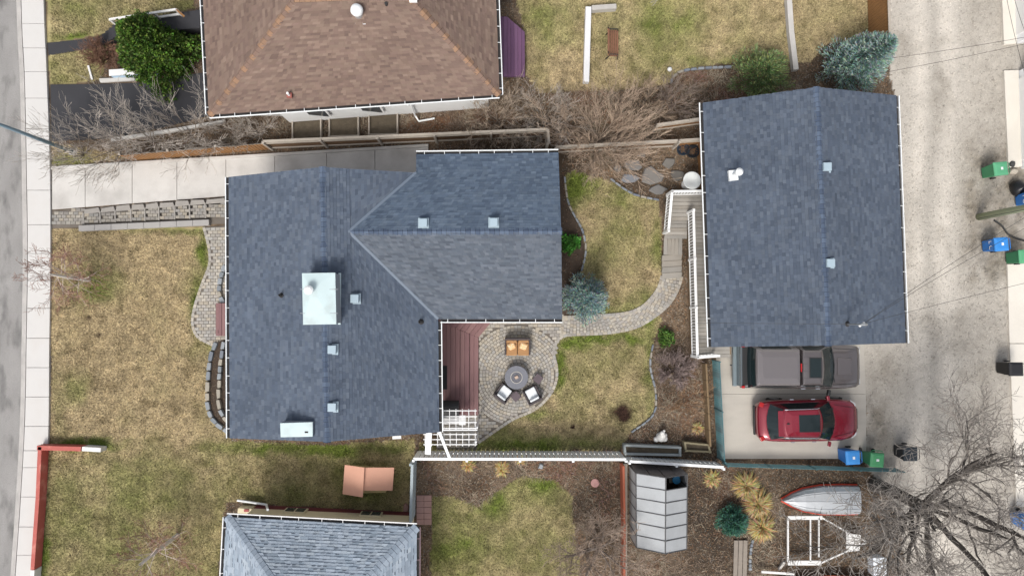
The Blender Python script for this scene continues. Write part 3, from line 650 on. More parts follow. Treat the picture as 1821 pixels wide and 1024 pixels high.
c_ = lambda v, dx, dy: (v.x+dx, v.y+dy)
wl = walls([c_(p[0], 0, .25), c_(p[1], -.4, .25), c_(p[2], -.4, 0), c_(p[3], .4, 0), c_(p[4], .4, .45), c_(U(478, 190, 2.8), 0, .4)], 2.8, bh, siding)
a_, b_ = Vector((*c_(p[0], 0, .24), 0)), Vector((*c_(p[1], -.4, .24), 0))
for i in range(12): z = .3+i*.2; MB().beam(a_+Vector((0, -.01, z)), b_+Vector((0, -.01, z)), .022, .19).build('clapboard', siding, bh)
for t_ in (.16, .42): q_ = lerp(a_, b_, t_); w_ = MB().box((q_.x, q_.y-.03, 1.0), (1.3, .05, .9), -.09).build('window', white, bh); MB().box((q_.x, q_.y-.05, 1.06), (1.15, .05, .78), -.09).build('pane', gl, w_)
q0 = U(722, 183, 2.6); MB().tube([q0+Vector((0, .1, .2)), q0+Vector((.05, -.05, -.2)), Vector((q0.x+.1, q0.y+.15, 2.0)), Vector((q0.x+.1, q0.y+.12, .3)), Vector((q0.x+.25, q0.y-.1, .18)), Vector((q0.x+.95, q0.y+.05, .12))], .045, 8).build('downspout', wmetal, bh)
p = U(638, 26, 4.5); t = thing('turbine_vent', 'white round turbine vent on the brown roof', 'roof vent', p)
MB().lathe([(.2, -.15), (.16, .2), (.22, .25), (.25, .38), (.2, .52), (.06, .58)], p, 20).build('turbine', wmetal, t, smooth=True); MB().box(p-Vector((0, .1, .2)), (.5, .5, .1)).build('flashing', wmetal, t)
p = U(688, 11, 4.6); t = thing('vent_pipe', 'small black vent pipe near the brown roof ridge', 'pipe', p); MB().lathe([(.06, -.1), (.06, .25), (.04, .25)], p, 12).build('pipe', dark, t); MB().box(p-Vector((0, 0, .1)), (.22, .2, .08)).build('flashing', dark, t)
p = U(515, 170, 3.25); t = thing('vent_pipe', 'small red and white vent pipe low on the brown roof', 'pipe', p); MB().box(p-Vector((0, 0, .05)), (.2, .2, .12)).build('flashing', M('rusty', (.30, .10, .08), .8, .2), t); MB().lathe([(.05, 0), (.05, .3), (.03, .3)], p, 12).build('pipe', white, t)
p = U(735, -1, 4.9); t = thing('vent_pipe', 'white vent cap at the top edge of the brown roof', 'pipe', p); MB().box(p-Vector((0, 0, .05)), (.3, .25, .12)).build('flashing', white, t); MB().lathe([(.05, 0), (.05, .3), (.03, .3)], p, 12).build('pipe', white, t)
# ---------------------------------------------------------------- grey-roofed house (south)
LG = [(.31, .36, .42), (.27, .32, .38), (.36, .41, .46), (.24, .29, .345), (.33, .38, .44)]
sh = thing('grey_roof_house', 'neighbouring house with pale grey hip roof at the bottom', 'house', U(570, 1000, 0))
A, B = e(403, 919, z0), e(741, 937, z0); A2, B2 = e(390, 1150, z0), e(740, 1160, z0); R0 = e(520, 1085, 4.5); R1 = e(600, 1088, 4.5)
PLs = [(B, A, R0, R1), (A, A2, e(520, 1110, 4.5), R0), (B2, B, R1, e(600, 1110, 4.5))]
rf = MB(); [slab(rf, *q_, col=(.3, .33, .37)) for q_ in PLs]; rf = rf.build('roof', shing, sh)
for q_ in PLs: mb = MB(); lay(mb, *q_, LG, ex=.15, wlo=.2, whi=.36, gap=True); stuff(mb.build('shingles', shing, rf))
LC = [(.30, .35, .41), (.26, .31, .37)]
caps(A, R0, rf, shing, LC, ex=.2, wd=.36, drop=.05); caps(B, R1, rf, shing, LC, ex=.2, wd=.36, drop=.05)
gutter(A, B, (.05, 1, 0), sh, 9, white); gutter(A2, A, (-1, 0, 0), sh, 6, white); gutter(B, B2, (1, 0, 0), sh, 6, M('plum', (.12, .06, .08), .5))
w0, w1 = U(458, 898, 0), U(737, 911, 0); cream = M('cream_siding', (.66, .58, .40), .7, .04); mar = M('maroon_siding', (.14, .03, .035), .7, .08)
dx = (w1-w0); nr = Vector((-dx.y, dx.x, 0)).normalized()
wl = MB().prism([(p.x, p.y) for p in (w0, w1, w1-nr*8, w0-nr*8)], -.02, 2.85).build('wall', cream, sh)
for i in range(3): z = .1+.15*i; MB().beam(w0+nr*.012+Vector((0, 0, z)), w1+nr*.012+Vector((0, 0, z)), .024, .16).build('maroon_board', mar, sh)
for t_ in (.27, .74):
    q_ = lerp(w0, w1, t_)+nr*.04; rz = math.atan2(dx.y, dx.x); w_ = MB().box((q_.x, q_.y, .36), (.95, .07, .6), rz).build('window', cream, sh)
    for k in (-.22, .22): g_ = q_+dx.normalized()*k+nr*.03; MB().box((g_.x, g_.y, .42), (.38, .04, .48), rz).build('pane', gl, w_)
p, q = U(475, 897, .3), U(422, 889, .25); MB().tube([U(476, 906, 2.7), U(474, 898, 1.0), p, q], .05, 8).build('downspout', wmetal, sh)
p = U(442, 905, 0); t = thing('utility_box', 'beige utility box at the corner of the grey-roofed house', 'box', p); MB().box(p, (.6, .35, .5), -.05).build('cabinet', cream, t, bevel=.01); MB().box(p+Vector((.1, .1, .5)), (.2, .1, .06), 0).build('valve', M('valve_red', (.3, .03, .03), .5), t); MB().tube([p+Vector((.25, 0, .4)), p+Vector((.45, -.1, .9))], .03).build('conduit', wmetal, t)
# white garages on the far side of the lane
for nm, lab, pts, h in (('lane_garage', 'white garage at the top right corner across the lane', [(1803,-80),(1806,78),(1990,70),(1990,-80)], 2.8), ('lane_garage', 'second white garage across the lane, below the corner one', [(1810,127),(1816,300),(1990,300),(1990,125)], 2.8)):
    P_ = [U(*p) for p in pts]; t = thing(nm, lab, 'garage', (P_[0]+P_[2])/2)
    MB().prism([(p.x, p.y) for p in P_], -.02, h).build('wall', M('white_wall', (.82, .83, .85), .6, .04), t)
    MB().prism([(p.x-.15, p.y) for p in P_], h, h+.15).build('roof', M('pale_roof', (.6, .62, .64), .8, .05), t)
    a_, b_ = P_[0]+Vector((-.03, 0, 0)), P_[1]+Vector((-.03, 0, 0))
    for i in range(4): MB().beam(lerp(a_, b_, .08)+Vector((0, 0, .35+.55*i)), lerp(a_, b_, .92)+Vector((0, 0, .35+.55*i)), .05, .53).build('door_panel', white, t, bevel=.01)
# ================================================================= VEGETATION
def segs_mesh(name, segs, mat, parent, n=4):
    vs = []; fs = []; cols = []
    for p, q, r0, r1, col in segs:
        d = (q-p)
        if d.length < 1e-5: continue
        d.normalize(); a = d.cross(Vector((.31, .22, .92)))
        if a.length < 1e-3: a = d.cross(Vector((1, 0, 0)))
        a.normalize(); b = d.cross(a); k = len(vs); m = 3 if r0 < .02 else n
        for c_, r in ((p, r0), (q, r1)):
            for i in range(m):
                t = 2*math.pi*i/m; vs.append(c_+(a*math.cos(t)+b*math.sin(t))*r)
        for i in range(m): fs.append((k+i, k+(i+1) % m, k+m+(i+1) % m, k+m+i)); cols.append(col)
    mb = MB(); mb.v = [tuple(v) for v in vs]; mb.f = fs; mb.c = cols
    return mb.build(name, mat, parent)
bark = M('bark', attr=True, rough=.9, var=.2, scale=6, fine=60, fvar=.2, bump=.4)
def rv(s=1.0): return Vector((random.uniform(-1, 1), random.uniform(-1, 1), random.uniform(-1, 1)))*s
def grow(segs, p, d, r, L_, depth, o, cols):
    """one bare limb and everything that grows from it"""
    n = o['n']; step = L_/n; up = Vector((0, 0, o['up']))
    for i in range(n):
        d = (d+rv(o['wob'])+up*.25).normalized(); q = p+d*step; r2 = max(r*(1-.55*(i+1)/n) if i == n-1 else r*(1-.4/n), o['rmin'])
        k = cols(depth); segs.append((p, q, r, r2, k)); p, r = q, r2
        if depth < o['depth'] and (i > 0 or depth > 0):
            for _ in range(o['kids'][min(depth, len(o['kids'])-1)]):
                if random.random() > o.get('prob', 1): continue
                sd_ = rv().cross(d).normalized()
                dd = (d*random.uniform(.35, .9)+sd_*random.uniform(.5, 1.0)*o['spread']).normalized()
                grow(segs, p, dd, max(r*random.uniform(.45, .7), o['rmin']), L_*random.uniform(.45, .72), depth+1, o, cols)
def bare_tree(name, label, cat, base, dirs, L_, r, o, colr, colt, group=None, trunk=None):
    t = thing(name, label, cat, base, group); segs = []; tr = []
    def cols(d):
        f = min(d/max(o['depth'], 1), 1); k = random.uniform(.75, 1.25); return tuple((a+(b-a)*f)*k for a, b in zip(colr, colt))
    base = Vector(base)
    if trunk:
        pts, rs = trunk; pts = [Vector(p) for p in pts]
        for a, b, r0, r1 in zip(pts, pts[1:], rs, rs[1:]): tr.append((a, b, r0, r1, wb if name == 'birch_tree' else cols(0)))
        segs_mesh('trunk', tr, bark, t, 9); starts = [(pts[-1], d) for d in dirs] if name != 'birch_tree' else [(lerp(pts[j], pts[j+1], random.random()), d) for i, d in enumerate(dirs) for j in [(i*2+1) % 3]]
    else: starts = [(base+Vector((d[0]*.08+random.uniform(-.08, .08), d[1]*.08+random.uniform(-.08, .08), 0)), d) for d in dirs]
    for p, d in starts: grow(segs, p, Vector(d).normalized(), r*random.uniform(.7, 1.1), L_*random.uniform(.8, 1.2), 0, o, cols)
    segs_mesh('branches', segs, bark, t, 5); return t
def fan(n, tilt, jit=.3, a0=0, a1=2*math.pi):
    out = []
    for i in range(n):
        a = a0+(a1-a0)*(i+random.random()*.8)/n; e_ = tilt+random.uniform(-jit, jit); out.append((math.cos(a)*math.cos(e_), math.sin(a)*math.cos(e_), math.sin(e_)))
    return out
SH = dict(n=5, up=.2, wob=.10, rmin=.0055, depth=3, kids=[1, 1, 1], spread=.42, prob=.8)
grey, pale, tanc, redt = (.20, .165, .135), (.38, .335, .29), (.36, .27, .19), (.24, .12, .085)
hg = 'bare hedge shrubs along the north driveway'
for i, (px, py, n, L_, w_) in enumerate([(150, 275, 10, 1.5, 'nearest the lamp post, reaching over the sidewalk'), (215, 262, 11, 1.6, 'second from the lamp post'), (272, 255, 11, 1.5, 'third from the lamp post'), (345, 243, 12, 1.6, 'arching palest over the black driveway'), (420, 240, 12, 1.1, 'low and tangled by the brown roof corner'), (462, 240, 9, 1.0, 'last in the row, beside the raised beds')]):
    bare_tree('hedge_shrub', 'bare grey hedge shrub '+w_, 'shrub', U(px, py), fan(n, .8, .35), L_*1.05, .022, SH, grey, (.46, .41, .36), hg)
BG = dict(SH, kids=[1, 1, 1], wob=.08, n=6, prob=.75)
bare_tree('bare_bush', 'big fan-shaped bare tan bush north of the flagstones', 'shrub', U(1064, 250), fan(38, .6, .5), 1.8, .026, BG, (.26, .2, .15), (.46, .35, .26))
bare_tree('bare_bush', 'bare tan bush right of the brown-roofed house corner', 'shrub', U(885, 215), fan(18, .75, .4), 1.15, .022, BG, (.24, .19, .15), (.42, .34, .26))
bare_tree('bare_bush', 'bare bush just left of the big fan-shaped bush', 'shrub', U(965, 215), fan(18, .7, .4), 1.2, .022, BG, grey, (.42, .37, .32))
bare_tree('bare_bush', 'bare twiggy bush beside the garage roof north-west corner', 'shrub', U(1195, 185), fan(16, .6, .4), .85, .022, BG, (.15, .12, .10), (.28, .22, .18))
bare_tree('bare_bush', 'bare dark bush between big bush and leaf-covered bed', 'shrub', U(1140, 190), fan(12, .7, .4), .85, .022, BG, (.15, .12, .10), tanc)
bare_tree('bare_bush', 'low bare bush against the wing roof beside the driveway end', 'shrub', U(850, 255), fan(10, .6, .4), .6, .018, BG, (.14, .11, .09), (.28, .22, .17))
DN = dict(SH, kids=[2, 2, 1], wob=.2, depth=3, rmin=.005)
bare_tree('twiggy_shrub', 'rounded mauve-grey bare shrub by the mesh fence', 'shrub', U(1200, 660), fan(16, .7, .45), .62, .018, DN, (.20, .15, .14), (.33, .26, .24))
bare_tree('twiggy_shrub', 'red-brown bare shrub in the bed by the black walkway', 'shrub', U(193, 105), fan(12, .9, .4), .6, .018, DN, (.16, .09, .06), (.27, .15, .10))
bare_tree('twiggy_shrub', 'tangle of dry orange stems along the wood retaining board', 'shrub', U(1222, 712), fan(9, .5, .4), .6, .012, SH, (.24, .13, .07), (.36, .23, .13))
# birches
BI = dict(n=5, up=.1, wob=.12, rmin=.0062, depth=3, kids=[1, 1, 1], spread=.8, prob=.85); wb = (.70, .67, .62)
def birch(lab, base, zt, r, lean):
    b = U(*base); bare_tree('birch_tree', lab, 'tree', b, fan(17, .35, .4), .95, .018, BI, (.50, .42, .37), (.25, .12, .085), 'small birches on the front lawns',
        ([b, b+Vector((lean[0]*.3, lean[1]*.3, zt*.4)), b+Vector((lean[0]*.7, lean[1]*.7, zt*.75)), b+Vector((*lean, zt))], [r, r*.85, r*.65, r*.5]))
birch('white-trunked birch leaning over the sidewalk from the front lawn', (158, 498), 2.4, .085, (-.15, .12))
birch('birch with grey trunk on the lawn left of the grey-roofed house', (316, 951), 3.0, .10, (-.1, -.2))
# yard tree behind the white fence and the great tree at the lane
YT = dict(n=5, up=.2, wob=.2, rmin=.007, depth=3, kids=[2, 1, 1], spread=.9)
b = U(1052, 962); bare_tree('bare_tree', 'small bare tree left of the red wall and greenhouse', 'tree', b, fan(8, .55, .3), 1.35, .06, YT, (.17, .14, .12), (.34, .26, .20), None, ([b, b+Vector((.05, .1, .8)), b+Vector((.05, .2, 1.5))], [.11, .09, .075]))
BT = dict(n=7, up=.08, wob=.24, rmin=.0085, depth=4, kids=[1, 1, 1, 1], spread=.95, prob=.73)
b = U(1556, 862); f_ = U(1640, 897, 3.3)
bare_tree('great_bare_tree', 'huge bare grey tree spreading over the lane at bottom right', 'tree', b,
  [(.9, .8, .5), (1, -.1, .5), (.8, -.8, .5), (-.1, -1, .5), (-.9, -.5, .5), (.3, 1, .5), (-.7, .5, .5), (.4, -.2, 1.2), (-1, -.2, .3), (-.5, -1, .3)], 3.5, .12, BT, (.07, .06, .052), (.30, .27, .24), None,
  ([b, lerp(b, f_, .35)+Vector((0, .05, 0)), lerp(b, f_, .7), f_], [.34, .27, .23, .2]))
# conifers
needle = M('needles', attr=True, rough=.75, var=.15, scale=3, fine=40, fvar=.15, bump=0, spec=.3)
def spruce(name, label, base, h, R, inner, outer, tip, lean=(0, 0), group=None, nb=190, dens=1.0):
    t = thing(name, label, 'tree', base, group); b = Vector(base); MB().tube([b, b+Vector((lean[0], lean[1], h*.95))], [.09, .015], 8, (.12, .09, .07)).build('trunk', bark, t)
    P_ = []; Cc = []; Dd = []
    for i in range(nb):
        f = (i+.5)/nb; z = h*(.06+.92*f**.85); L_ = R*(1-(z/h))**.75*random.uniform(.78, 1.12)+.06; a = i*2.39996+random.uniform(-.3, .3); el = random.uniform(-.05, .25)+.5*(z/h)
        d = Vector((math.cos(a)*math.cos(el), math.sin(a)*math.cos(el), math.sin(el))); s = Vector((-math.sin(a), math.cos(a), 0)); o = b+Vector((lean[0]*z/h, lean[1]*z/h, z))
        m = max(4, int(L_/.055*dens))
        for k in range(m):
            g = (k+1)/m
            if g < .25: continue
            p = o+d*(L_*g); wd = L_*.30*(1-g*.75)+.04
            for sgn in (-1, 1, 0):
                for _ in range(2):
                    q = p+s*sgn*wd*random.random()+rv(.02); dr = (d*.9+s*sgn*random.uniform(.4, 1)+Vector((0, 0, random.uniform(0, .7)))+rv(.25)).normalized()
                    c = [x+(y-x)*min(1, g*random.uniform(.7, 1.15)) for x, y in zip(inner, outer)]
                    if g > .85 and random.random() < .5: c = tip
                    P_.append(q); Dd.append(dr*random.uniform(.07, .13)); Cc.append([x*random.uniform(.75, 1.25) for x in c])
    mb = MB()
    for p, d, c in zip(P_, Dd, Cc):
        s = d.cross(rv()).normalized()*.016; mb.add([p-s, p+s, p+d+s*.4, p+d-s*.4], [(0, 1, 2, 3)], tuple(c))
    mb.build('crown', needle, t); return t
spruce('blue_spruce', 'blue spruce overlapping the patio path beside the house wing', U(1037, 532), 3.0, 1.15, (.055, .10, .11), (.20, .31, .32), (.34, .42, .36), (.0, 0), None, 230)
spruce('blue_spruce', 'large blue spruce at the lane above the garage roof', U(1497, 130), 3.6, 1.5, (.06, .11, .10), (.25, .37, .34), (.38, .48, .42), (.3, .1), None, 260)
spruce('pine_tree', 'loose yellow-green pine beside the concrete kerb above the garage', U(1343, 142), 1.7, 1.6, (.05, .09, .03), (.15, .21, .08), (.24, .29, .12), (0, 0), None, 150, .8)
spruce('dwarf_spruce', 'small round dark green spruce by the boardwalk', U(1297, 922), 1.1, .72, (.03, .08, .06), (.06, .17, .12), (.09, .22, .16), (0, 0), None, 170)
# bright green cedar: leaf clumps over an uneven cone
def leafy(name, label, base, h, R, n, cols, lean, cat='tree', leaf=.07):
    b = Vector(base); t = thing(name, label, cat, b); st = []
    for i in range(7): a = i*.9; st.append((b, b+Vector((math.cos(a)*R*.3, math.sin(a)*R*.3, h*.6)), .04, .02, (.14, .10, .07)))
    segs_mesh('trunk', st, bark, t); mb = MB(); cl = []
    for i in range(n):
        f = random.random()**.8; a = random.random()*2*math.pi; z = h*f; rr = R*(1-f**1.6)*(.82+.25*math.sin(a*3+f*5)+.12*math.sin(a*7))*random.uniform(.7, 1.03)
        cl.append((b+rv(.12)+Vector((lean[0]*f+math.cos(a)*rr, lean[1]*f+math.sin(a)*rr, z+.05)), Vector((math.cos(a), math.sin(a), .8)), random.uniform(.4, 1.5)))
    for p, o, k in cl:
        c = random.choice(cols)
        for _ in range(9):
            q = p+rv(.09); d = (o+rv(.9)).normalized()*random.uniform(.6, 1.2)*leaf; s = d.cross(rv()).normalized()*leaf*.45
            mb.add([q-s*.3, q+d*.5-s, q+d, q+d*.5+s], [(0, 1, 2, 3)], tuple(x*k*random.uniform(.8, 1.2) for x in c))
    mb.build('crown', needle, t); return t
leafy('cedar_tree', 'bright green bushy cedar by the brown-roofed house front', U(304, 108), 3.0, 1.72, 5200, [(.06, .125, .014), (.085, .165, .02), (.035, .08, .012), (.12, .20, .03), (.10, .15, .04)], (-.5, .3), 'tree', .1)
leafy('green_shrub', 'small glossy green shrub in the mulch bed by the wing', U(1013, 434), .5, .36, 160, [(.06, .19, .03), (.08, .25, .04)], (0, 0), 'shrub', .12)
leafy('green_shrub', 'bright green ground plant where the path meets the bed', U(1182, 600), .35, .38, 150, [(.08, .16, .03), (.11, .2, .04)], (0, 0), 'shrub', .09)
def tuft(label, base, n, L_, cols, group):
    b = Vector(base); t = thing('ornamental_grass', label, 'grass clump', b, group); mb = MB()
    for i in range(n):
        a = random.random()*6.283; e_ = random.uniform(.1, 1.2); d = Vector((math.cos(a)*math.cos(e_), math.sin(a)*math.cos(e_), math.sin(e_))); l = L_*random.uniform(.6, 1.15); s = Vector((-d.y, d.x, 0)).normalized()*.012; q = b+rv(.06); q.z = .0
        m = q+d*l*.6; e2 = q+d*l+Vector((0, 0, -l*.3)); mb.add([q-s, q+s, m+s, m-s, e2], [(0, 1, 2, 3), (3, 2, 4)], tuple(x*random.uniform(.6, 1.2) for x in random.choice(cols)))
    mb.build('blades', needle, t)
GC = [(.50, .36, .15), (.42, .29, .12), (.55, .43, .22)]; gg = 'dry ornamental grasses'
for px, py, n, L_, w_ in ((1325, 862, 700, .75, 'upper one left of the boat'), (1345, 893, 800, .85, 'middle one left of the boat'), (1352, 935, 700, .8, 'lower one beside the round spruce'), (892, 833, 300, .42, 'small yellow one behind the white fence'), (833, 826, 260, .4, 'near the left end of the white fence'), (1240, 760, 200, .35, 'by the wood planter box'), (1265, 850, 300, .5, 'below the white fence end'), (925, 815, 180, .35, 'pale one in front of the white fence')):
    tuft('dry golden ornamental grass, '+w_, U(px, py), n, L_, GC, gg)
# twigs of a tree crown reaching in from beyond the top edge
b = U(1190, -25); bare_tree('bare_bush', 'pale bare twigs reaching in at the top edge of the north yard', 'shrub', b, fan(14, .5, .4), .8, .02, BG, pale, (.5, .47, .43))
# ================================================================= FENCES, DECKS, WALLS
wood = M('weathered_wood', (.40, .355, .30), .85, .2, 2, 40, .2, .2, stretch=(1, 1, 1))
owood = M('stained_wood', (.30, .15, .055), .8, .2, 2, 40, .2, .15)
bwood = M('brown_wood', (.16, .09, .045), .85, .2, 2, 40, .2, .2)
teal = M('teal_mesh', (.16, .27, .29), .6, .15, 2, 50, .2, .1, alpha=.55)
def fence(name, label, pts, h, mat, railmat, slat=.14, gap=.012, th=.02, post=2.4, rails=2, cap=True, group=None, side=1, slat_top=0):
    P_ = [U(*p) for p in pts]; t = thing(name, label, 'fence', (P_[0]+P_[-1])/2, group)
    for a, b in zip(P_, P_[1:]):
        d = b-a; L_ = d.length; d.normalize(); nr = Vector((-d.y, d.x, 0))*side; n = max(1, int(L_/(slat+gap))); R = (0, 0, math.atan2(d.y, d.x))
        me = MB().box((0, 0, 0), (slat, th, h-.04)).mesh('slat'); me.materials.append(mat)
        for i in range(n):
            p = a+d*((i+.5)*L_/n); inst(me, t, 'slat', (p.x, p.y, .03+random.uniform(-.008, .008)+slat_top), R)
        for k in range(rails): z = h*(.2+.65*k/max(rails-1, 1)); MB().beam(a-nr*.045+Vector((0, 0, z)), b-nr*.045+Vector((0, 0, z)), .05, .09).build('rail', railmat, t)
        if cap: MB().beam(a+Vector((0, 0, h+.02)), b+Vector((0, 0, h+.02)), .11, .04).build('top_rail', railmat, t)
        m = max(1, round(L_/post))
        for i in range(m+1):
            p = a+d*(i*L_/m)-nr*.07; MB().box(p, (.1, .1, h+.08), R[2]).build('post', railmat, t, bevel=.008)
    return t
fence('white_fence', 'white slat fence running behind the patio and back lawn', [(744, 801), (1101, 802)], 1.7, wmetal, wmetal, .165, .035)
fence('white_fence', 'lower white slat fence section towards the parking pad', [(1111, 810), (1272, 820)], 1.15, wmetal, wmetal, .165, .035)
fence('board_fence', 'grey-blue board fence beside the pink playhouse', [(741, 812), (738, 915)], 1.55, M('bluegrey_board', (.33, .38, .40), .7, .1), M('bluegrey_board'), .28, .01, .025)
fence('plank_fence', 'orange-brown plank fence along the driveway hedge', [(235, 286), (482, 266)], 1.0, owood, wood, .12, .03, cap=False, side=-1)
fence('plank_fence', 'dark plank fence with pale cap rail behind the raised beds', [(485, 264), (970, 243)], 1.25, bwood, wood, .14, .01)
fence('plank_fence', 'short dark fence return beside the wing roof corner', [(971, 243), (973, 268)], 1.25, bwood, wood, .14, .01)
fence('plank_fence', 'brown fence with pale cap rail through the big bare bush', [(985, 271), (1196, 260)], 1.0, bwood, wood, .14, .02)
fence('plank_fence', 'brown fence behind the leaf bed, left of the garage', [(1160, 232), (1245, 220)], .9, owood, wood, .14, .02)
fence('plank_fence', 'orange stained fence panel beside the garage and plant pots', [(1196, 262), (1240, 259)], 1.2, owood, wood, .14, .01)
fence('plank_fence', 'orange stained fence between birdbath and garage wall', [(1238, 258), (1246, 345)], 1.1, owood, wood, .14, .01, cap=False, side=-1)
fence('plank_fence', 'bright orange stained fence at the lane by the top edge', [(1541, -40), (1545, 88)], 1.7, owood, wood, .14, .01, side=-1)
# teal mesh fence of the parking pad
def mesh_fence(label, pts, h):
    P_ = [U(*p) for p in pts]; t = thing('mesh_fence', label, 'fence', P_[0]); mb = MB(); a, b = P_[0], P_[-1]; d = (b-a); L_ = d.length; d.normalize(); n = int(L_/.09)
    for i in range(n+1): p = a+d*(i*L_/n); mb.beam(p+Vector((0, 0, .03)), p+Vector((0, 0, h)), .012, .012)
    for k in range(int(h/.09)): mb.beam(a+Vector((0, 0, .05+k*.09)), b+Vector((0, 0, .05+k*.09)), .012, .012)
    mb.build('mesh', M('teal_wire', (.10, .24, .26), .6, .1), t)
    pr = MB(); nr = Vector((-d.y, d.x, 0)); ps = [a+d*(L_*i/20)+nr*.012*math.sin(i*1.7) for i in range(21)]
    for p, q in zip(ps, ps[1:]): pr.quad(p+Vector((0, 0, .02)), q+Vector((0, 0, .02)), q+Vector((0, 0, h-.05)), p+Vector((0, 0, h-.05)))
    pr.build('netting', teal, t)
    for i in range(max(2, int(L_/1.7))+1): p = a+d*(L_*i/max(2, int(L_/1.7))); MB().tube([p, p+Vector((0, 0, h+.1))], .03, 8).build('post', M('teal_post', (.06, .16, .18), .5, .1), t)
    MB().tube([a+Vector((0, 0, h)), b+Vector((0, 0, h))], .018, 6).build('top_rail', M('teal_post'), t)
mesh_fence('teal mesh fence along the left edge of the parking pad', [(1266, 640), (1275, 812)], 1.1)
mesh_fence('teal mesh fence behind the bins along the pad bottom', [(1284, 822), (1590, 832)], .75)
# low walls
def lowwall(name, label, pts, h, wd, mat, cat='wall', capm=None):
    P_ = [U(*p) for p in pts]; t = thing(name, label, cat, P_[0])
    for a, b in zip(P_, P_[1:]):
        MB().beam(a+Vector((0, 0, h/2)), b+Vector((0, 0, h/2)), wd, h).build('wall', mat, t, bevel=.01)
        if capm: MB().beam(a+Vector((0, 0, h+.02)), b+Vector((0, 0, h+.02)), wd+.06, .05).build('cap', capm, t, bevel=.008)
    return t
redp = M('red_paint', (.42, .10, .08), .7, .15, 2, 30, .15, .15, col2=(.5, .2, .16), c2scale=2, c2lo=.55, c2hi=.75); wht = M('chipped_white', (.68, .67, .65), .7, .12, 3, 30, .2, .2)
t = lowwall('red_wall', 'low red painted wall around the front lawn corner', [(79, 792), (156, 794)], .5, .2, redp)
P_ = [U(x, y) for x, y in ((84, 790), (80, 880), (71, 1005))]
for a, b in zip(P_, P_[1:]): MB().beam(a+Vector((0, 0, .25)), b+Vector((0, 0, .25)), .17, .5).build('wall', redp, t, bevel=.01)
a, b = U(157, 794), U(190, 796); MB().beam(a+Vector((0, 0, .24)), b+Vector((0, 0, .24)), .19, .46).build('wall', wht, t, bevel=.01)
a, b = U(71, 1006), U(66, 1090); MB().beam(a+Vector((0, 0, .24)), b+Vector((0, 0, .24)), .17, .48).build('wall', wht, t, bevel=.01)
t = lowwall('red_wall', 'long thin red wall between the south lawn and greenhouse', [(1104, 822), (1106, 920), (1105, 1090)], .7, .10, M('red_stain', (.34, .09, .045), .75, .15))
structure(MB().prism([W2(p) for p in ((1107,824),(1115,824),(1114,1090),(1107,1090))], -.02, .1).build('plank_edge', wood))
lowwall('concrete_wall', 'white concrete low wall beside the park bench', [(1045, 18), (1041, 150)], .35, .26, M('white_concrete', (.66, .66, .66), .8, .1), capm=None)
lowwall('concrete_wall', 'short grey concrete wall leg above the park bench', [(1051, 20), (1094, 17)], .35, .22, M('grey_concrete', (.42, .40, .37), .85, .2))
lowwall('concrete_wall', 'grey timber edging between lawn and spruce above the garage', [(1396, -40), (1403, 60), (1411, 128)], .3, .24, M('grey_concrete2', (.50, .48, .45), .85, .2))
lowwall('planter_wall', 'white capped pale blue planter wall by the black driveway', [(204, 136), (285, 131)], .42, .22, M('pale_blue', (.42, .58, .72), .6, .08), capm=white)
rail = thing('handrail', 'white wooden handrail above the green cedar', 'railing', U(270, 40))
for z in (.9, .45): MB().beam(U(222, 55)+Vector((0, 0, z+.3)), U(335, 38)+Vector((0, 0, z+.3)), .09, .06).build('rail', wht, rail)
for t_ in (0, .33, .66, 1): p = lerp(U(222, 55), U(335, 38), t_); MB().box(p, (.09, .09, 1.2)).build('post', wht, rail)
MB().beam(U(335, 38)+Vector((0, 0, 1.2)), U(344, 45)+Vector((0, 0, .9)), .08, .05).build('brace', owood, rail)
for (x, y, x2, y2), lab in (((157, 117, 164, 142), 'white painted stake lying on the grass by the asphalt'), ((237, 104, 239, 119), 'white stake beside the green cedar')):
    o = MB().beam(U(x, y, .03), U(x2, y2, .03), .09, .05).build('stake', wht, bevel=.008); tag(o, lab, 'stake')
# retaining boards and raised beds
def rbed(label, pts, h, mat=wood, wd=.06, soil=True):
    P_ = [U(*p) for p in pts]; t = thing('raised_bed', label, 'garden bed', sum(P_, Vector())/len(P_), 'wooden raised beds')
    for a, b in zip(P_, P_[1:]+P_[:1]): MB().beam(a+Vector((0, 0, h/2)), b+Vector((0, 0, h/2)), wd, h).build('board', mat, t, bevel=.006)
    for p in P_: MB().box(p, (.09, .09, h+.04)).build('corner_post', mat, t)
    if soil: MB().prism([(p.x, p.y) for p in P_], -.02, h*.6).build('soil', M('bed_soil', (.10, .08, .055), .95, .4, 5, 40, .4, .8), t)
for (x0, y0, x1, y1), w_ in (((523, 215, 573, 250), 'left one'), ((588, 210, 639, 245), 'middle one'), ((658, 203, 708, 242), 'right one')): rbed('wooden framed raised bed under the white house wall, '+w_, [(x0, y0), (x1, y0-2), (x1, y1-1), (x0, y1)], .28)
rbed('grey timber raised bed in front of the white fence corner', [(1108, 789), (1206, 793), (1206, 806), (1110, 804)], .35, M('grey_timber', (.30, .33, .33), .8, .15), .1)
rbed('brown wooden planter box at the end of the mesh fence', [(1214, 784), (1256, 788), (1258, 800), (1216, 798)], .4, M('olive_timber', (.22, .19, .12), .85, .2), .08)
t = thing('retaining_board', 'long brown retaining boards left of the teal mesh fence', 'retaining wall', U(1255, 710))
for i in range(5):
    y0 = 645+i*29; MB().beam(U(1249+i*1.5, y0)+Vector((0, 0, .3)), U(1250.5+i*1.5, y0+28.5)+Vector((0, 0, .3)), .08, .6).build('board', M('brown_timber', (.19, .13, .07), .85, .2), t, bevel=.006)
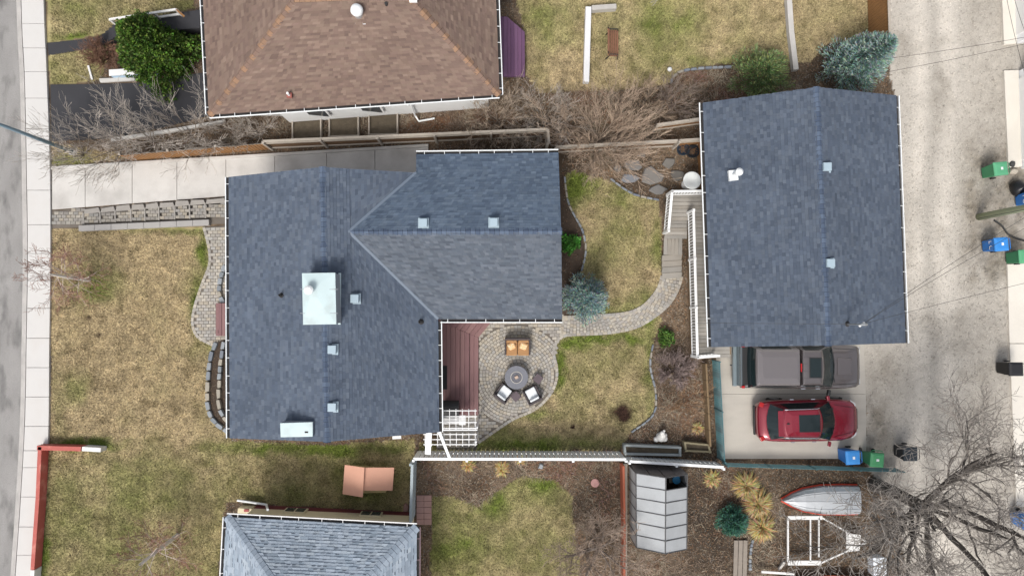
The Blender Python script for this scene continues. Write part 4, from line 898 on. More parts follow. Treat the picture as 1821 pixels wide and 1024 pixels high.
# boardwalk
bw = thing('boardwalk', 'three grey boardwalk planks below the round spruce', 'boardwalk', U(1318, 1000))
for i in range(3): MB().beam(U(1309+i*8.3, 960, .1), U(1306+i*8.3, 1080, .1), .185, .05).build('plank', M('grey_plank', (.25, .215, .18), .85, .2, 3, 40, .2, .2), bw, bevel=.006)
# stone edging of the front beds
stn = [M('stone_%d' % i, c, .9, .2, 3, 30, .2, .3) for i, c in enumerate([(.20, .22, .24), (.26, .28, .30), (.33, .30, .25), (.17, .19, .22)])]
mul = M('mulch', (.065, .045, .032), .95, .4, 8, 50, .5, 1.0)
structure(MB().poly([(*W2(p), .02) for p in smooth([(385,612),(374,640),(371,720),(380,745),(408,768)])+[(425,768),(425,470),(404,470),(394,490),(392,530),(400,540),(400,600)]]).build('mulch_bed', mul))
structure(MB().poly([(*W2(p), .02) for p in smooth([(1002,312),(1008,362),(1033,410),(1039,450),(1030,490),(1030,560)])+[(985,560),(985,312)]]).build('mulch_bed', mul))
def stones(label, line, s, h, step):
    P_ = [U(*p) for p in smooth(line)]; t = thing('stone_edging', label, 'stone edging', P_[len(P_)//2]); d = 0; L_ = [(b-a).length for a, b in zip(P_, P_[1:])]; tot = sum(L_); x = 0
    while x < tot:
        l = random.uniform(.8, 1.25)*step; p = along(P_, min((x+l/2)/tot, 1)); q = along(P_, min((x+l)/tot, 1)); a = math.atan2((q-p).y, (q-p).x)
        pts = [(p.x+math.cos(a)*u*l*.47-math.sin(a)*v*s/2, p.y+math.sin(a)*u*l*.47+math.cos(a)*v*s/2) for u, v in ((-1, -random.uniform(.7, 1)), (0, -1), (1, -random.uniform(.7, 1)), (random.uniform(.8, 1), .9), (0, 1), (-random.uniform(.8, 1), .9))]
        MB().prism(pts, 0, h*random.uniform(.8, 1.15), top=.95).build('stone', random.choice(stn), t, bevel=.012); x += l
stones('outer arc of grey stones round the lower front bed', [(386,608),(375,640),(371,690),(372,725),(382,748),(407,768)], .19, .15, .42)
stones('inner arc of grey stones in the lower front bed', [(400,606),(394,650),(391,700),(393,725),(400,740),(409,750)], .17, .18, .38)
stones('short row of stones round the upper front bed', [(404,472),(397,488),(393,505),(392,522),(398,535)], .2, .22, .32)
stones('thin curved edging stones of the bed by the wing', [(1004,314),(1011,362),(1036,412),(1041,450),(1032,488)], .09, .1, .3)
stones('curved edging at the right side of the back lawn', [(1161,612),(1156,650),(1166,702),(1160,738),(1124,767)], .09, .1, .3)
stones('curved edging of the flagstone area above the back lawn', [(1085,318),(1125,345),(1172,356)], .09, .1, .3)
stones('dark edging round the leaf bed in the north yard', [(1192,150),(1200,135),(1225,125),(1300,120)], .12, .12, .3)
stones('row of small stones beside the boardwalk', [(1338,958),(1334,980),(1333,1010)], .12, .1, .16)
rocks = [(1157, 311, .62, .5, (.19, .178, .165)), (1189, 292, .42, .3, (.18, .17, .155)), (1127, 292, .5, .36, (.2, .19, .18)), (1203, 312, .4, .3, (.17, .16, .145)), (1118, 318, .5, .28, (.2, .21, .23)), (1172, 337, .5, .28, (.16, .155, .15)), (1098, 300, .25, .2, (.18, .17, .16)), (1140, 275, .26, .18, (.17, .16, .15))]
for i, (px, py, a, b, c) in enumerate(rocks):
    p = U(px, py); pts = [(p.x+math.cos(t_+random.uniform(-.3, .3))*a*random.uniform(.6, 1.1), p.y+math.sin(t_+random.uniform(-.3, .3))*b*random.uniform(.6, 1.1)) for t_ in np.linspace(i, i+6.283, 8, endpoint=False)]
    w_ = ['biggest pale one', 'one below the plant pots', 'one near the big bush', 'one left of the birdbath', 'bluish one at the lawn edge', 'one above the lawn edging', 'leftmost one', 'topmost one'][i]
    tag(MB().prism(pts, -.02, .10, top=.88).build('flagstone', M('flag%d' % i, c, .9, .2, 3, 30, .2, .3), bevel=.02), 'flat grey flagstone on the dirt, '+w_, 'flagstone', 'flagstones')
# ---------------------------------------------------------------- burgundy deck with mitred steps
cmp_ = [M('composite_%d' % i, c, .6, .08, 1.5, 40, .08, .1) for i, c in enumerate([(.205, .105, .105), (.185, .092, .095), (.22, .118, .115)])]
dk = thing('composite_deck', 'burgundy composite deck with mitred steps beside the patio', 'deck', U(815, 650))
x0w = U(775, 0, .4).x; lev = [.42]*5+[.28]*1+[.28]+[.15]*2
xr = [U(851, 650).x-.205*i for i in range(9)][::-1]                   # outer edge of each board
yb = U(815, 737).y; yw = U(850, 566, .3).y+.1; ybend = U(851, 600).y
mit = []
for i, xo in enumerate(xr):
    xi = xo-.198; z = lev[i]; k = xr[-1]-xo
    def bend(x): return ybend+(xr[-1]-x)*.42                        # mitre line
    mb = MB(); mb.prism([(xi, yb), (xo, yb), (xo, bend(xo)), (xi, bend(xi))], z-.12, z); mb.build('board', random.choice(cmp_), dk, bevel=.006)
    def diag(x): y = bend(x); return (x+(yw-y)*.82, yw)
    if bend(xo) < yw: MB().prism([(xi, bend(xi)+.004), (xo, bend(xo)+.004), diag(xo), diag(xi)], z-.12, z-.002).build('board', random.choice(cmp_), dk, bevel=.006)
MB().prism([(x0w, yb), (xr[0]-.2, yb), (xr[0]-.2, yw), (x0w, yw)], .05, .40).build('landing', cmp_[1], dk)
fs = thing('porch_step', 'small burgundy porch step between two front pots', 'step', U(396, 567))
for i in range(3): a, b = U(388+i*6, 539, .2), U(388+i*6, 597, .2); MB().beam(a+Vector((0, 0, .06*(i > 0))), b+Vector((0, 0, .06*(i > 0))), .135, .2).build('board', cmp_[i], fs, bevel=.008)
pp = thing('purple_deck', 'purple stained deck at the right side of the brown roof', 'deck', U(910, 85))
pu = [M('purple_%d' % i, c, .7, .12, 2, 40, .12, .15) for i, c in enumerate([(.16, .075, .15), (.13, .06, .125), (.18, .09, .17)])]
for i in range(8):
    x = 883+i*6.3; yt = 30+max(0, (i-3))*5.5; MB().prism([W2(p, .5) for p in ((x, yt), (x+6, yt+(5 if i >= 3 else 0)), (x+6.4, 136), (x+.4, 137))], .38, .5).build('board', pu[i % 3], pp, bevel=.006)
# ---------------------------------------------------------------- grey deck, stairs and white railing at the garage
gw = [M('deck_grey_%d' % i, c, .85, .18, 2, 40, .2, .2) for i, c in enumerate([(.30, .28, .25), (.26, .245, .22), (.34, .315, .28), (.28, .255, .22)])]
gd = thing('garage_deck', 'weathered grey wooden deck and stairs along the garage', 'deck', U(1240, 500)); zd = .9
def board(pts, z, th=.04): MB().prism([W2(p, z) for p in pts], z-th, z).build('board', random.choice(gw), gd, bevel=.005)
y = 346.
while y < 636:
    f = (y-346)/290; xl = (1188-f*30 if y < 392 else 1226+(y-392)*.024); board([(xl, y), (1285+f*14, y), (1285+f*14, y+6.1), (xl, y+6.1)], zd); y += 6.6
y = 392.
while y < 419: board([(1186-(y-392)*.15, y), (1222, y), (1222, y+6.1), (1185-(y-392)*.15, y+6.1)], zd-.16 if y < 405 else zd-.3); y += 6.6
for i in range(5): board([(1181+i*6.6, 420), (1187+i*6.6, 420), (1186.6+i*6.6, 453), (1180+i*6.6, 453)], .5)
for i in range(4): MB().prism([W2(p, .4-.1*i) for p in ((1178, 454+i*10.6), (1213, 454+i*10.6-2), (1212, 464+i*10.6-2), (1177, 464+i*10.6))], .3-.1*i-.06, .4-.1*i).build('tread', random.choice(gw), gd, bevel=.006)
MB().prism([W2(p, .8) for p in ((1228, 350), (1290, 350), (1300, 630), (1236, 630))], .0, .8).build('skirt', M('brown_timber'), gd)
rl = thing('deck_railing', 'white railing with balusters around the grey garage deck', 'railing', U(1226, 500))
bal = MB().box((0, 0, 0), (.035, .035, .82)).mesh('baluster'); bal.materials.append(white)
def railing(a, b, z0, z1=None, posts=True):
    z1 = z0 if z1 is None else z1; A = U(*a, z0); B = U(*b, z1); n = max(2, int((B-A).length/.13)); u = Vector((0, 0, 1))
    MB().beam(A+u*.9, B+u*.9, .11, .05).build('top_rail', white, rl, bevel=.008); MB().beam(A+u*.1, B+u*.1, .05, .06).build('bottom_rail', white, rl)
    for i in range(1, n): inst(bal, rl, 'baluster', lerp(A, B, i/n)+u*.08)
    k = max(1, round((B-A).length/1.9))
    for i in range(k+1): MB().box(lerp(A, B, i/k), (.1, .1, 1.0), 0).build('post', white, rl, bevel=.008)
railing((1223, 379), (1230, 632), zd); railing((1186, 347), (1250, 346), zd); railing((1186, 348), (1180, 415), zd, .6); railing((1230, 633), (1266, 630), zd)
# ================================================================= OBJECTS
def loc_thing(name, label, cat, pos, rz, group=None):
    t = thing(name, label, cat, (0, 0, 0), group); t.location = pos; t.rotation_euler = (0, 0, rz); return t       # parts built in local space
# patio furniture
wick = M('dark_wicker', (.06, .048, .05), .7, .2, 8, 60, .3, .4); brn = M('brown_cushion', (.36, .195, .085), .85, .08, 3, 60, .08, .15)
cush = M('white_cushion', (.72, .75, .77), .85, .05, 4, 60, .05, .1); pil = M('patterned_pillow', (.62, .50, .32), .85, .1, 9, 40, .1, .1, col2=(.72, .40, .16), c2scale=14, c2lo=.5, c2hi=.55)
def cushion(mb, c, d, rz=0): mb.box(c, d, rz, top=.93); return mb
lv = loc_thing('loveseat', 'brown cushioned loveseat with two patterned pillows on the patio', 'sofa', U(920, 616), .0)
MB().box((0, 0, .08), (1.14, .72, .22)).build('frame', wick, lv, bevel=.02)
MB().box((0, .36, .1), (1.14, .1, .62)).build('backrest', wick, lv, bevel=.03)
for s in (-1, 1):
    MB().box((s*.54, 0, .1), (.07, .7, .42)).build('armrest', wick, lv, bevel=.02)
    MB().box((s*.265, -.05, .30), (.51, .66, .14)).build('seat_cushion', brn, lv, bevel=.04)
    MB().box((s*.265, .26, .42), (.51, .14, .30), top=.9).build('back_cushion', brn, lv, bevel=.04)
    p = MB().box((0, 0, 0), (.36, .36, .12), 0, top=.75).build('pillow', pil, lv, bevel=.04); p.location = (s*.27, .06, .47); p.rotation_euler = (.5, 0, -s*.45+ (0.12 if s > 0 else 0))
    for y in (-.3, .3): MB().box((s*.5, y, 0), (.06, .06, .1)).build('leg', wick, lv)
ft = loc_thing('fire_table', 'round grey stone fire table at the centre of the patio circle', 'fire table', U(918, 669), 0)
sto = M('granite', (.15, .155, .18), .6, .12, 6, 120, .5, .15)
MB().lathe([(.36, 0), (.36, .46), (.3, .46)], (0, 0, 0), 36).build('base', sto, ft); MB().lathe([(.5, .45), (.525, .47), (.525, .51), (.51, .525), (.27, .525)], (0, 0, 0), 48).build('table_top', sto, ft)
MB().lathe([(.262, .52), (.262, .536), (.245, .536), (.245, .52)], (0, 0, 0), 40).build('burner_ring', M('pale_ring', (.55, .52, .45), .5), ft); MB().lathe([(.243, .50), (.243, .527), (.01, .53)], (0, 0, 0), 36).build('burner_tray', M('lava', (.13, .13, .15), .9, .3, 12, 60, .4, .6), ft)
MB().box((0, .01, .53), (.15, .13, .05), .5).build('lid_stone', M('buff', (.45, .34, .27), .8, .1), ft, bevel=.01)
def chair(label, px, py, rz):
    c = loc_thing('patio_chair', label, 'chair', U(px, py), rz, 'dark wicker patio chairs')
    MB().box((0, .0, .06), (.66, .66, .22)).build('frame', wick, c, bevel=.02); MB().box((0, -.30, .1), (.66, .12, .6)).build('backrest', wick, c, bevel=.03)
    for s in (-1, 1): MB().box((s*.30, .0, .1), (.08, .64, .40)).build('armrest', wick, c, bevel=.02)
    MB().box((0, .05, .28), (.50, .52, .14), top=.94).build('seat_cushion', cush, c, bevel=.04); MB().box((0, -.2, .4), (.48, .13, .26), top=.9).build('back_cushion', cush, c, bevel=.04)
    for s in (-1, 1):
        for y in (-.28, .28): MB().box((s*.28, y, 0), (.05, .05, .08)).build('leg', wick, c)
chair('wicker chair with white cushion, left of the two below the fire table', 896, 697, math.radians(-38))
chair('wicker chair with white cushion, right of the two below the fire table', 946, 700, math.radians(28))
stb = M('side_top', (.10, .075, .085), .7, .15, 4, 50, .2, .2)
for px, py, rz, lab in ((917, 703, .75, 'small dark square table between the two patio chairs'), (956, 672, .9, 'small dark square table right of the fire table')):
    t = loc_thing('side_table', lab, 'side table', U(px, py), rz); MB().box((0, 0, .34), (.36, .36, .04)).build('table_top', stb, t, bevel=.006)
    for s in (-1, 1):
        for y in (-1, 1): MB().box((s*.15, y*.15, 0), (.04, .04, .34)).build('leg', wick, t)
# grill and pergola
blkm_ = M('black_metal', (.012, .012, .013), .45, .1, 3, 40, .1, .05); ste = M('steel', (.55, .55, .55), .3, .06, metal=.8)
g = loc_thing('barbecue_grill', 'black barbecue with steel side shelves beneath the white lattice', 'grill', U(803, 722, .42), 0)
MB().box((0, -.1, 0), (.72, .5, .75)).build('cabinet', blkm_, g, bevel=.02); MB().loft([[(-.38, .38*math.cos(a)-.02, .75+.26*math.sin(a)) for a in np.linspace(0, math.pi, 9)], [(.38, .38*math.cos(a)-.02, .75+.26*math.sin(a)) for a in np.linspace(0, math.pi, 9)]]).build('lid', blkm_, g)
MB().tube([(-.3, -.42, .9), (.3, -.42, .9)], .02).build('handle', ste, g); MB().box((0, -.5, .68), (1.0, .34, .05)).build('front_shelf', ste, g, bevel=.01); MB().box((.52, -.5, .7), (.3, .42, .04)).build('side_shelf', white, g, bevel=.01)
mt_ = MB().prism([W2(p, .425) for p in ((784, 650), (795, 650), (795, 692), (784, 692))], .424, .435).build('door_mat', M('mat_black', (.02, .02, .022), .95, .1)); tag(mt_, 'dark door mat on the burgundy deck by the wall', 'mat')
pg = thing('pergola', 'white lattice pergola over the grill at the deck end', 'pergola', U(815, 765)); zp = 2.35
def latt(x0, x1, y0, y1, nx_, ny_, z):
    for i in range(nx_+1): x = lerp(x0, x1, i/nx_); MB().beam(U(x, y0-3, z), U(x, y1+3, z), .026, .03).build('slat', white, pg)
    for j in range(ny_+1): y = lerp(y0, y1, j/ny_); MB().beam(U(x0-3, y, z+.032), U(x1+3, y, z+.032), .034, .03).build('slat', white, pg)
latt(788, 845, 730, 761, 5, 3, zp); latt(756, 845, 772, 790, 8, 2, zp-.15)
for x, y in ((848, 760), (846, 786), (757, 786)): p = U(x, y, zp); MB().box((p.x, p.y, 0), (.08, .08, zp)).build('post', white, pg)
MB().beam(U(783, 764, zp-.05), U(849, 764, zp-.05), .05, .1).build('beam', white, pg)
ds = thing('downspout', 'wide white downspout from the roof corner to the fence', 'downspout', U(763, 790)); MB().beam(U(763, 768, 2.7), U(761, 806, 1.7), .24, .1).build('pipe', wmetal, ds); MB().beam(U(764, 764, 2.8), U(763, 770, 2.7), .2, .1).build('elbow', wmetal, ds)
ds = thing('downspout', 'thin white slanting pole across the lattice to the fence', 'pole', U(795, 800)); MB().beam(U(781, 767, 2.5), U(800, 815, 1.8), .11, .08).build('pipe', wmetal, ds); MB().beam(U(780, 765, 2.6), U(782, 769, 2.5), .14, .1).build('bracket', wmetal, ds)
o = MB().box(U(706, 777), (.4, .14, .06), .05).build('splash_block', white, bevel=.015); tag(o, 'small white splash block on grass south of the bungalow', 'splash block')
# pots, birdbath, statue, ball, bench
def pot(label, px, py, r, h, c, z=0, plant=None):
    p = U(px, py, z); t = thing('plant_pot', label, 'pot', p); MB().lathe([(r*.7, 0), (r, h*.9), (r*1.06, h*.92), (r*1.06, h), (r*.9, h), (r*.88, h*.8)], p, 22).build('pot', M('pot%.2f%.2f' % (c[0], c[2]), c, .4, .1), t)
    MB().lathe([(r*.87, h*.78), (.01, h*.82)], p, 18).build('soil', M('pot_soil', (.09, .06, .04), .95, .4, 9, 40, .4, .6), t)
    if plant:
        mb = MB()
        for _ in range(60): q = p+Vector((random.uniform(-r, r)*.7, random.uniform(-r, r)*.7, h*.8)); d = rv(.09)+Vector((0, 0, .1)); s = rv(.015); mb.add([q-s, q+s, q+d], [(0, 1, 2)], plant)
        mb.build('plant', needle, t)
pot('dark blue pot with dead brown plant, left of the pair by the garage', 1211, 269, .27, .4, (.015, .03, .05), 0, (.25, .13, .06))
pot('dark pot with dead brown plant, right of the pair by the garage', 1228, 273, .28, .42, (.012, .016, .022), 0, (.22, .11, .05))
pot('small dark pot at the upper end of the porch step', 399, 546, .13, .3, (.09, .05, .045)); pot('small dark pot at the lower end of the porch step', 398, 589, .13, .3, (.08, .045, .04))
p = U(1219, 329); t = thing('birdbath', 'white birdbath with wide round bowl beside the garage deck', 'birdbath', p)
MB().lathe([(.2, 0), (.2, .06), (.1, .12), (.07, .4), (.1, .85), (.14, .95)], p, 24).build('pedestal', wht, t); MB().lathe([(.12, .93), (.36, 1.0), (.40, 1.08), (.37, 1.09), (.2, 1.03), (.02, 1.0)], p, 36).build('bowl', M('glazed_white', (.72, .74, .73), .25, .04), t, smooth=True)
p = U(1174, 776); t = thing('garden_statue', 'white garden statue of a sitting animal by the planter', 'statue', p)
mb = MB()
for (dx, dy, z, r) in ((0, 0, .18, .21), (.16, -.06, .14, .15), (.02, .12, .36, .16), (-.02, .24, .5, .11), (-.2, -.1, .1, .13), (.06, .34, .5, .06), (.2, .08, .1, .1)):
    mb.loft([[(p.x+dx+r*math.cos(a)*math.sin(f), p.y+dy+r*math.sin(a)*math.sin(f), z+r*math.cos(f)) for a in np.linspace(0, 2*math.pi, 12, endpoint=False)] for f in np.linspace(.15, math.pi-.15, 7)])
mb.build('body', wht, t, smooth=True); MB().lathe([(.2, -.02), (.2, .03), (.1, .05)], p, 14).build('base', wht, t)
p = U(1190, 125); tag(MB().lathe([(.02, 0), (.08, .02), (.11, .1), (.08, .18), (.02, .2)], p, 16).build('ball', white, smooth=True), 'white ball lying on the north lawn', 'ball')
p = U(1058, 858); tag(MB().lathe([(.19, 0), (.19, .06), (.17, .07), (.01, .07)], p, 24).build('stepping_stone', M('pink_stone', (.50, .27, .25), .8, .1)), 'round pink stepping stone behind the white fence', 'stepping stone')
bn = loc_thing('park_bench', 'brown slatted park bench with black iron ends on the north lawn', 'bench', U(1085, 84), 0)
slm = M('bench_wood', (.20, .09, .05), .6, .15, 3, 40, .15, .15)
for i in range(4): MB().box((-.02+i*.095, 0, .42), (.075, 1.2, .03)).build('slat', slm, bn, bevel=.006)
for i in range(3): MB().beam((-.13-.03*i, -.6, .52+.1*i), (-.13-.03*i, .6, .52+.1*i), .03, .075, up=Vector((1, 0, 0))).build('slat', slm, bn)
for s in (-1, 1): mb = MB(); mb.tube([(.32, s*.56, 0), (.26, s*.56, .4), (-.1, s*.56, .4), (-.22, s*.56, .85)], .025, 8); mb.tube([(-.2, s*.56, 0), (-.1, s*.56, .4)], .025, 8); mb.tube([(.28, s*.58, .42), (.26, s*.58, .62), (-.15, s*.58, .64)], .022, 8); mb.build('end_frame', blkm_, bn)
# street lamp: post rising from the grass strip
p = U(129, 270); lp = thing('street_lamp', 'blue-grey street lamp post rising over the sidewalk', 'street lamp', p); stl = M('painted_steel', (.20, .30, .37), .4, .08, 1, 20, .05, .02)
MB().lathe([(.17, 0), (.17, .05), (.09, .08)], p, 20).build('base_plate', M('grey_concrete'), lp); MB().tube([p, p+Vector((0, 0, 4)), p+Vector((-.05, 0, 8.5))], [.085, .07, .05], 14).build('post', stl, lp, smooth=True)
MB().tube([p+Vector((-.05, 0, 8.4)), p+Vector((-.8, 0, 8.9)), p+Vector((-2, 0, 9.0))], .035, 10).build('arm', stl, lp); MB().box(p+Vector((-2.3, 0, 8.92)), (.7, .28, .14), 0, top=.8).build('lamp_head', M('galv'), lp, bevel=.03)
# utility pole
p = U(1741, 386); up_ = thing('utility_pole', 'greenish treated wooden utility pole at the lane edge', 'utility pole', p)
MB().tube([p, p+Vector((0, 0, 4.5)), p+Vector((.05, 0, 9))], [.16, .14, .12], 16).build('post', M('treated_wood', (.30, .34, .22), .85, .2, 3, 40, .2, .2, stretch=(1, 1, .2)), up_, smooth=True); MB().tube([p+Vector((-.12, -.08, .1)), p+Vector((-.10, -.08, 4))], .02, 6).build('conduit', wire, up_)
MB().beam(p+Vector((-.9, 0, 8.4)), p+Vector((.9, 0, 8.4)), .1, .12).build('crossarm', wood, up_)
pts = [U(x, y, .04) for x, y in smooth([(1768, 392), (1782, 402), (1795, 418), (1821, 428), (1850, 432)])]
tag(MB().tube(pts, .04, 8).build('hose', M('rubber', (.012, .012, .012), .5)), 'thick black hose curling on the ground by the utility pole', 'hose')
# ---------------------------------------------------------------- wheelie bins
def wbin(label, px, py, rz, body, lid, mark=True, text=None):
    b = loc_thing('wheelie_bin', label, 'bin', U(px, py), rz, 'wheeled bins')
    bm = M('bin%.3f%.3f' % body[:2], body, .5, .08, 3, 60, .06, .05); lm = M('lid%.3f%.3f' % lid[:2], lid, .45, .06, 3, 60, .05, .05)
    mb = MB(); mb.loft([[(-.22, -.24, .06), (.2, -.22, .06), (.2, .22, .06), (-.22, .24, .06)], [(-.29, -.29, .95), (.28, -.29, .95), (.28, .29, .95), (-.29, .29, .95)]]); mb.build('body', bm, b, bevel=.03)
    MB().loft([[(-.33, -.31, .96), (.32, -.31, .96), (.32, .31, .96), (-.33, .31, .96)], [(-.31, -.30, 1.01), (.28, -.29, 1.04), (.28, .29, 1.04), (-.31, .30, 1.01)], [(-.22, -.2, 1.035), (.2, -.2, 1.065), (.2, .2, 1.065), (-.22, .2, 1.035)]]).build('lid', lm, b, bevel=.015)
    MB().tube([(.36, -.25, .97), (.40, -.2, .97), (.40, .2, .97), (.36, .25, .97)], .018, 8).build('handle', bm, b)
    for s in (-1, 1): MB().tube([(.24, s*.27, .12), (.24, s*.32, .12)], .12, 16).build('wheel', blkm_, b)
    if mark: MB().box((0, 0, 1.066), (.10, .12, .004)).build('lid_mark', wmetal, b)
    if text:
        cu = bpy.data.curves.new('t', 'FONT'); cu.body = text; cu.size = .28; cu.extrude = .002; cu.align_x = 'CENTER'; o = bpy.data.objects.new('t', cu); COL.objects.link(o)
        me = bpy.data.meshes.new_from_object(o.evaluated_get(bpy.context.evaluated_depsgraph_get())); bpy.data.objects.remove(o); me.materials.append(white)
        x = bpy.data.objects.new('number', me); COL.objects.link(x); x.parent = b; x.location = (-.285, 0, .6); x.rotation_euler = (math.radians(90-4), 0, math.radians(-90))
BL, GN, BK = (.02, .16, .50), (.04, .22, .10), (.018, .021, .026)
wbin('bright blue bin beside the red car on the pad', 1497, 805, .05, BL, (.05, .28, .70)); wbin('green bin next to the bright blue one below the red car', 1538, 809, 1.5, GN, (.07, .30, .13))
wbin('dark grey bin standing alone under the big bare tree', 1596, 799, .0, BK, (.035, .045, .055), False)
wbin('green bin on the lane verge at right, topmost', 1752, 308, .1, GN, (.10, .36, .19)); wbin('blue bin on the lane verge below the utility pole', 1753, 438, .08, BL, (.03, .22, .60), True, 'L C')
wbin('green bin at the right edge below the utility pole', 1795, 459, .05, GN, (.09, .34, .17)); wbin('blue bin cut by the right edge above the utility pole', 1812, 357, .05, BL, (.03, .2, .55), False, '1 C')
wbin('black bin on the white apron across the lane', 1778, 653, .0, (.01, .01, .011), (.014, .014, .016), False); wbin('blue bin at right edge seen through the big tree', 1803, 918, .3, BL, (.03, .22, .6), False)
for px, py, s, lab in ((1806, 336, .35, 'black garbage bag by the white garage corner'),):
    p = U(px, py); mb = MB(); mb.loft([[(p.x+s*r*(1+.2*math.sin(5*a+k))*math.cos(a), p.y+s*r*(1+.2*math.sin(3*a+k))*math.sin(a), z) for a in np.linspace(0, 6.283, 14, endpoint=False)] for k, (r, z) in enumerate(((.8, 0), (1.05, .15), (.9, .35), (.4, .5), (.1, .58)))]); tag(mb.build('garbage_bag', M('bag', (.012, .012, .014), .3, .1), smooth=True), lab, 'garbage bag')
for px, py, a, b, c, lab in ((1800, 306, .3, .16, (.45, .4, .33), 'pale rock on the ground left of the black garbage bag'), (1797, 293, .2, .2, (.05, .05, .05), 'dark tangle of scrap beside the white garage corner')):
    p = U(px, py); pts = [(p.x+math.cos(t_)*a*random.uniform(.7, 1.1), p.y+math.sin(t_)*b*random.uniform(.7, 1.1)) for t_ in np.linspace(0, 6.283, 7, endpoint=False)]; tag(MB().prism(pts, 0, .18, top=.7).build('rock', M('rk%.2f' % c[0], c, .9, .3, 4, 30, .3, .4), bevel=.02), lab, 'rock')
# ---------------------------------------------------------------- vehicles (x forward, y left)
glass = M('car_glass', (.012, .02, .022), .05, 0, 1, 1, 0, 0, spec=.45); tyre = M('tyre', (.015, .015, .015), .85, .1); rimm = M('rim', (.35, .35, .36), .3, .05, metal=.8); chrome = M('chrome', (.75, .75, .77), .15, 0, metal=1, bump=0)
trim = M('black_trim', (.012, .012, .013), .5, .05); redl = M('tail_red', (.35, .01, .012), .2, 0, bump=0); clear = M('headlight', (.6, .62, .63), .1, 0, bump=0)
def paint(n, c): return M(n, c, .22, .03, 1, 20, .02, 0, metal=.25, coat=1)
def sect(x, w_, zb, zs, zt, cr, k=.93):
    h = [(-w_*.9, zb), (-w_, zb+.12), (-w_, zs), (-w_*k, zt), (-w_*.55, zt+cr*.75), (0, zt+cr)]; return [(x, y, z) for y, z in h]+[(x, -y, z) for y, z in h[-2::-1]]
def ring(x0, x1, w_, z, bf=.1, br=.06, n=6, wr=None):
    wr = wr or w_; P_ = []                       # front edge right->left bowed, then left side, rear, right side
    for i in range(n+1): t_ = i/n*2-1; P_.append((x1-bf*t_*t_, w_*t_, z))
    for i in range(1, n): P_.append((lerp(x1-bf, x0+br, i/n), lerp(w_, wr, i/n), z))
    for i in range(n+1): t_ = 1-i/n*2; P_.append((x0+br*t_*t_, wr*t_, z))
    for i in range(1, n): P_.append((lerp(x0+br, x1-bf, i/n), lerp(-wr, -w_, i/n), z))
    return P_
def strip(R0, R1, idx, lift=.012):                # glazing over part of two rings
    mb = MB(); c = Vector(); 
    for p in R0+R1: c += Vector(p)
    c /= len(R0+R1); n = len(R0)
    def o(p): v = Vector(p)-c; v.z *= .3; v.normalize(); return Vector(p)+v*lift
    def at(i, f): a = o(R0[i % n]); b = o(R1[i % n]); return lerp(a, b, f)
    for i, j in zip(idx, idx[1:]): mb.quad(at(i, .08), at(j, .08), at(j, .93), at(i, .93))
    return mb
def wheels(v, xs_, y, r, wd=.23):
    for x in xs_:
        for s in (-1, 1):
            wh = MB().lathe([(r*.6, 0), (r*.96, .0), (r, .05), (r, wd-.05), (r*.96, wd), (r*.6, wd)], (0, 0, -wd/2), 28).build('wheel', tyre, v, smooth=False); wh.location = (x, s*y, r); wh.rotation_euler = (math.pi/2, 0, 0)
            rm = MB(); rm.lathe([(.02, .0), (r*.62, .0), (r*.62, .03), (.02, .05)], (0, 0, wd/2-.03 if s < 0 else -wd/2-.01), 24); rm.build('rim', rimm, wh)
# pickup with canopy
pk = loc_thing('pickup_truck', 'taupe grey pickup truck with canopy parked against the garage', 'truck', U(1407, 648), math.radians(-.3)); pm_ = paint('taupe_paint', (.10, .088, .09)); Lr = -2.75
MB().loft([sect(x, w_, .42, zs, zt, cr) for x, w_, zs, zt, cr in ((-2.62, .90, .85, 1.0, .01), (-2.55, .96, .95, 1.08, .01), (-1.2, .98, .98, 1.10, .01), (.9, .98, .98, 1.10, .03), (1.25, .98, .98, 1.08, .07), (1.9, .97, .96, 1.06, .08), (2.45, .93, .9, 1.0, .06), (2.66, .84, .8, .88, .03), (2.72, .74, .7, .74, .02))]).build('body', pm_, pk, smooth=True)
hd = MB(); hd.loft([[(x, -w_, z), (x, -w_*.9, z+.02), (x, w_*.9, z+.02), (x, w_, z)] for x, w_, z in ((1.55, .38, 1.15), (1.62, .40, 1.155), (2.15, .36, 1.135), (2.2, .34, 1.12))], closed=False, caps=False); hd.build('hood_scoop', pm_, pk)
R0 = ring(-.30, 1.5, .90, 1.08, .16, .02); R1 = ring(-.26, .66, .74, 1.74, .08, .02); R2 = ring(-.22, .60, .66, 1.79, .08, .02); R3 = ring(-.1, .45, .4, 1.81, .05, .02)
MB().loft([R0, R1, R2, R3]).build('cab', pm_, pk, smooth=False, bevel=.02)
n6 = 6; strip(R0, R1, list(range(0, 7))).build('windshield', glass, pk); strip(R0, R1, [7, 8, 9]).build('side_window', glass, pk); strip(R0, R1, [9, 10, 11]).build('side_window', glass, pk); strip(R0, R1, [18, 19, 20, 21][1:4]).build('side_window', glass, pk); strip(R0, R1, [21, 22, 23]).build('side_window', glass, pk)
sr = MB().box((.28, 0, 1.805), (.46, .80, .02)).build('sunroof', glass, pk, bevel=.01); MB().box((.28, 0, 1.80), (.54, .88, .015)).build('seal', trim, sr)
for i in range(4): MB().box((-.12, -.45+.3*i, 1.80), (.2, .02, .02)).build('roof_rib', pm_, pk)
C0 = ring(-2.42, -.34, .93, 1.08, .01, .03); C1 = ring(-2.25, -.36, .78, 1.72, .01, .03); C2 = ring(-2.2, -.38, .7, 1.79, .01, .04); C3 = ring(-2.0, -.5, .45, 1.815, .01, .04)
MB().loft([C0, C1, C2, C3]).build('canopy', paint('taupe_canopy', (.15, .135, .138)), pk, bevel=.02)
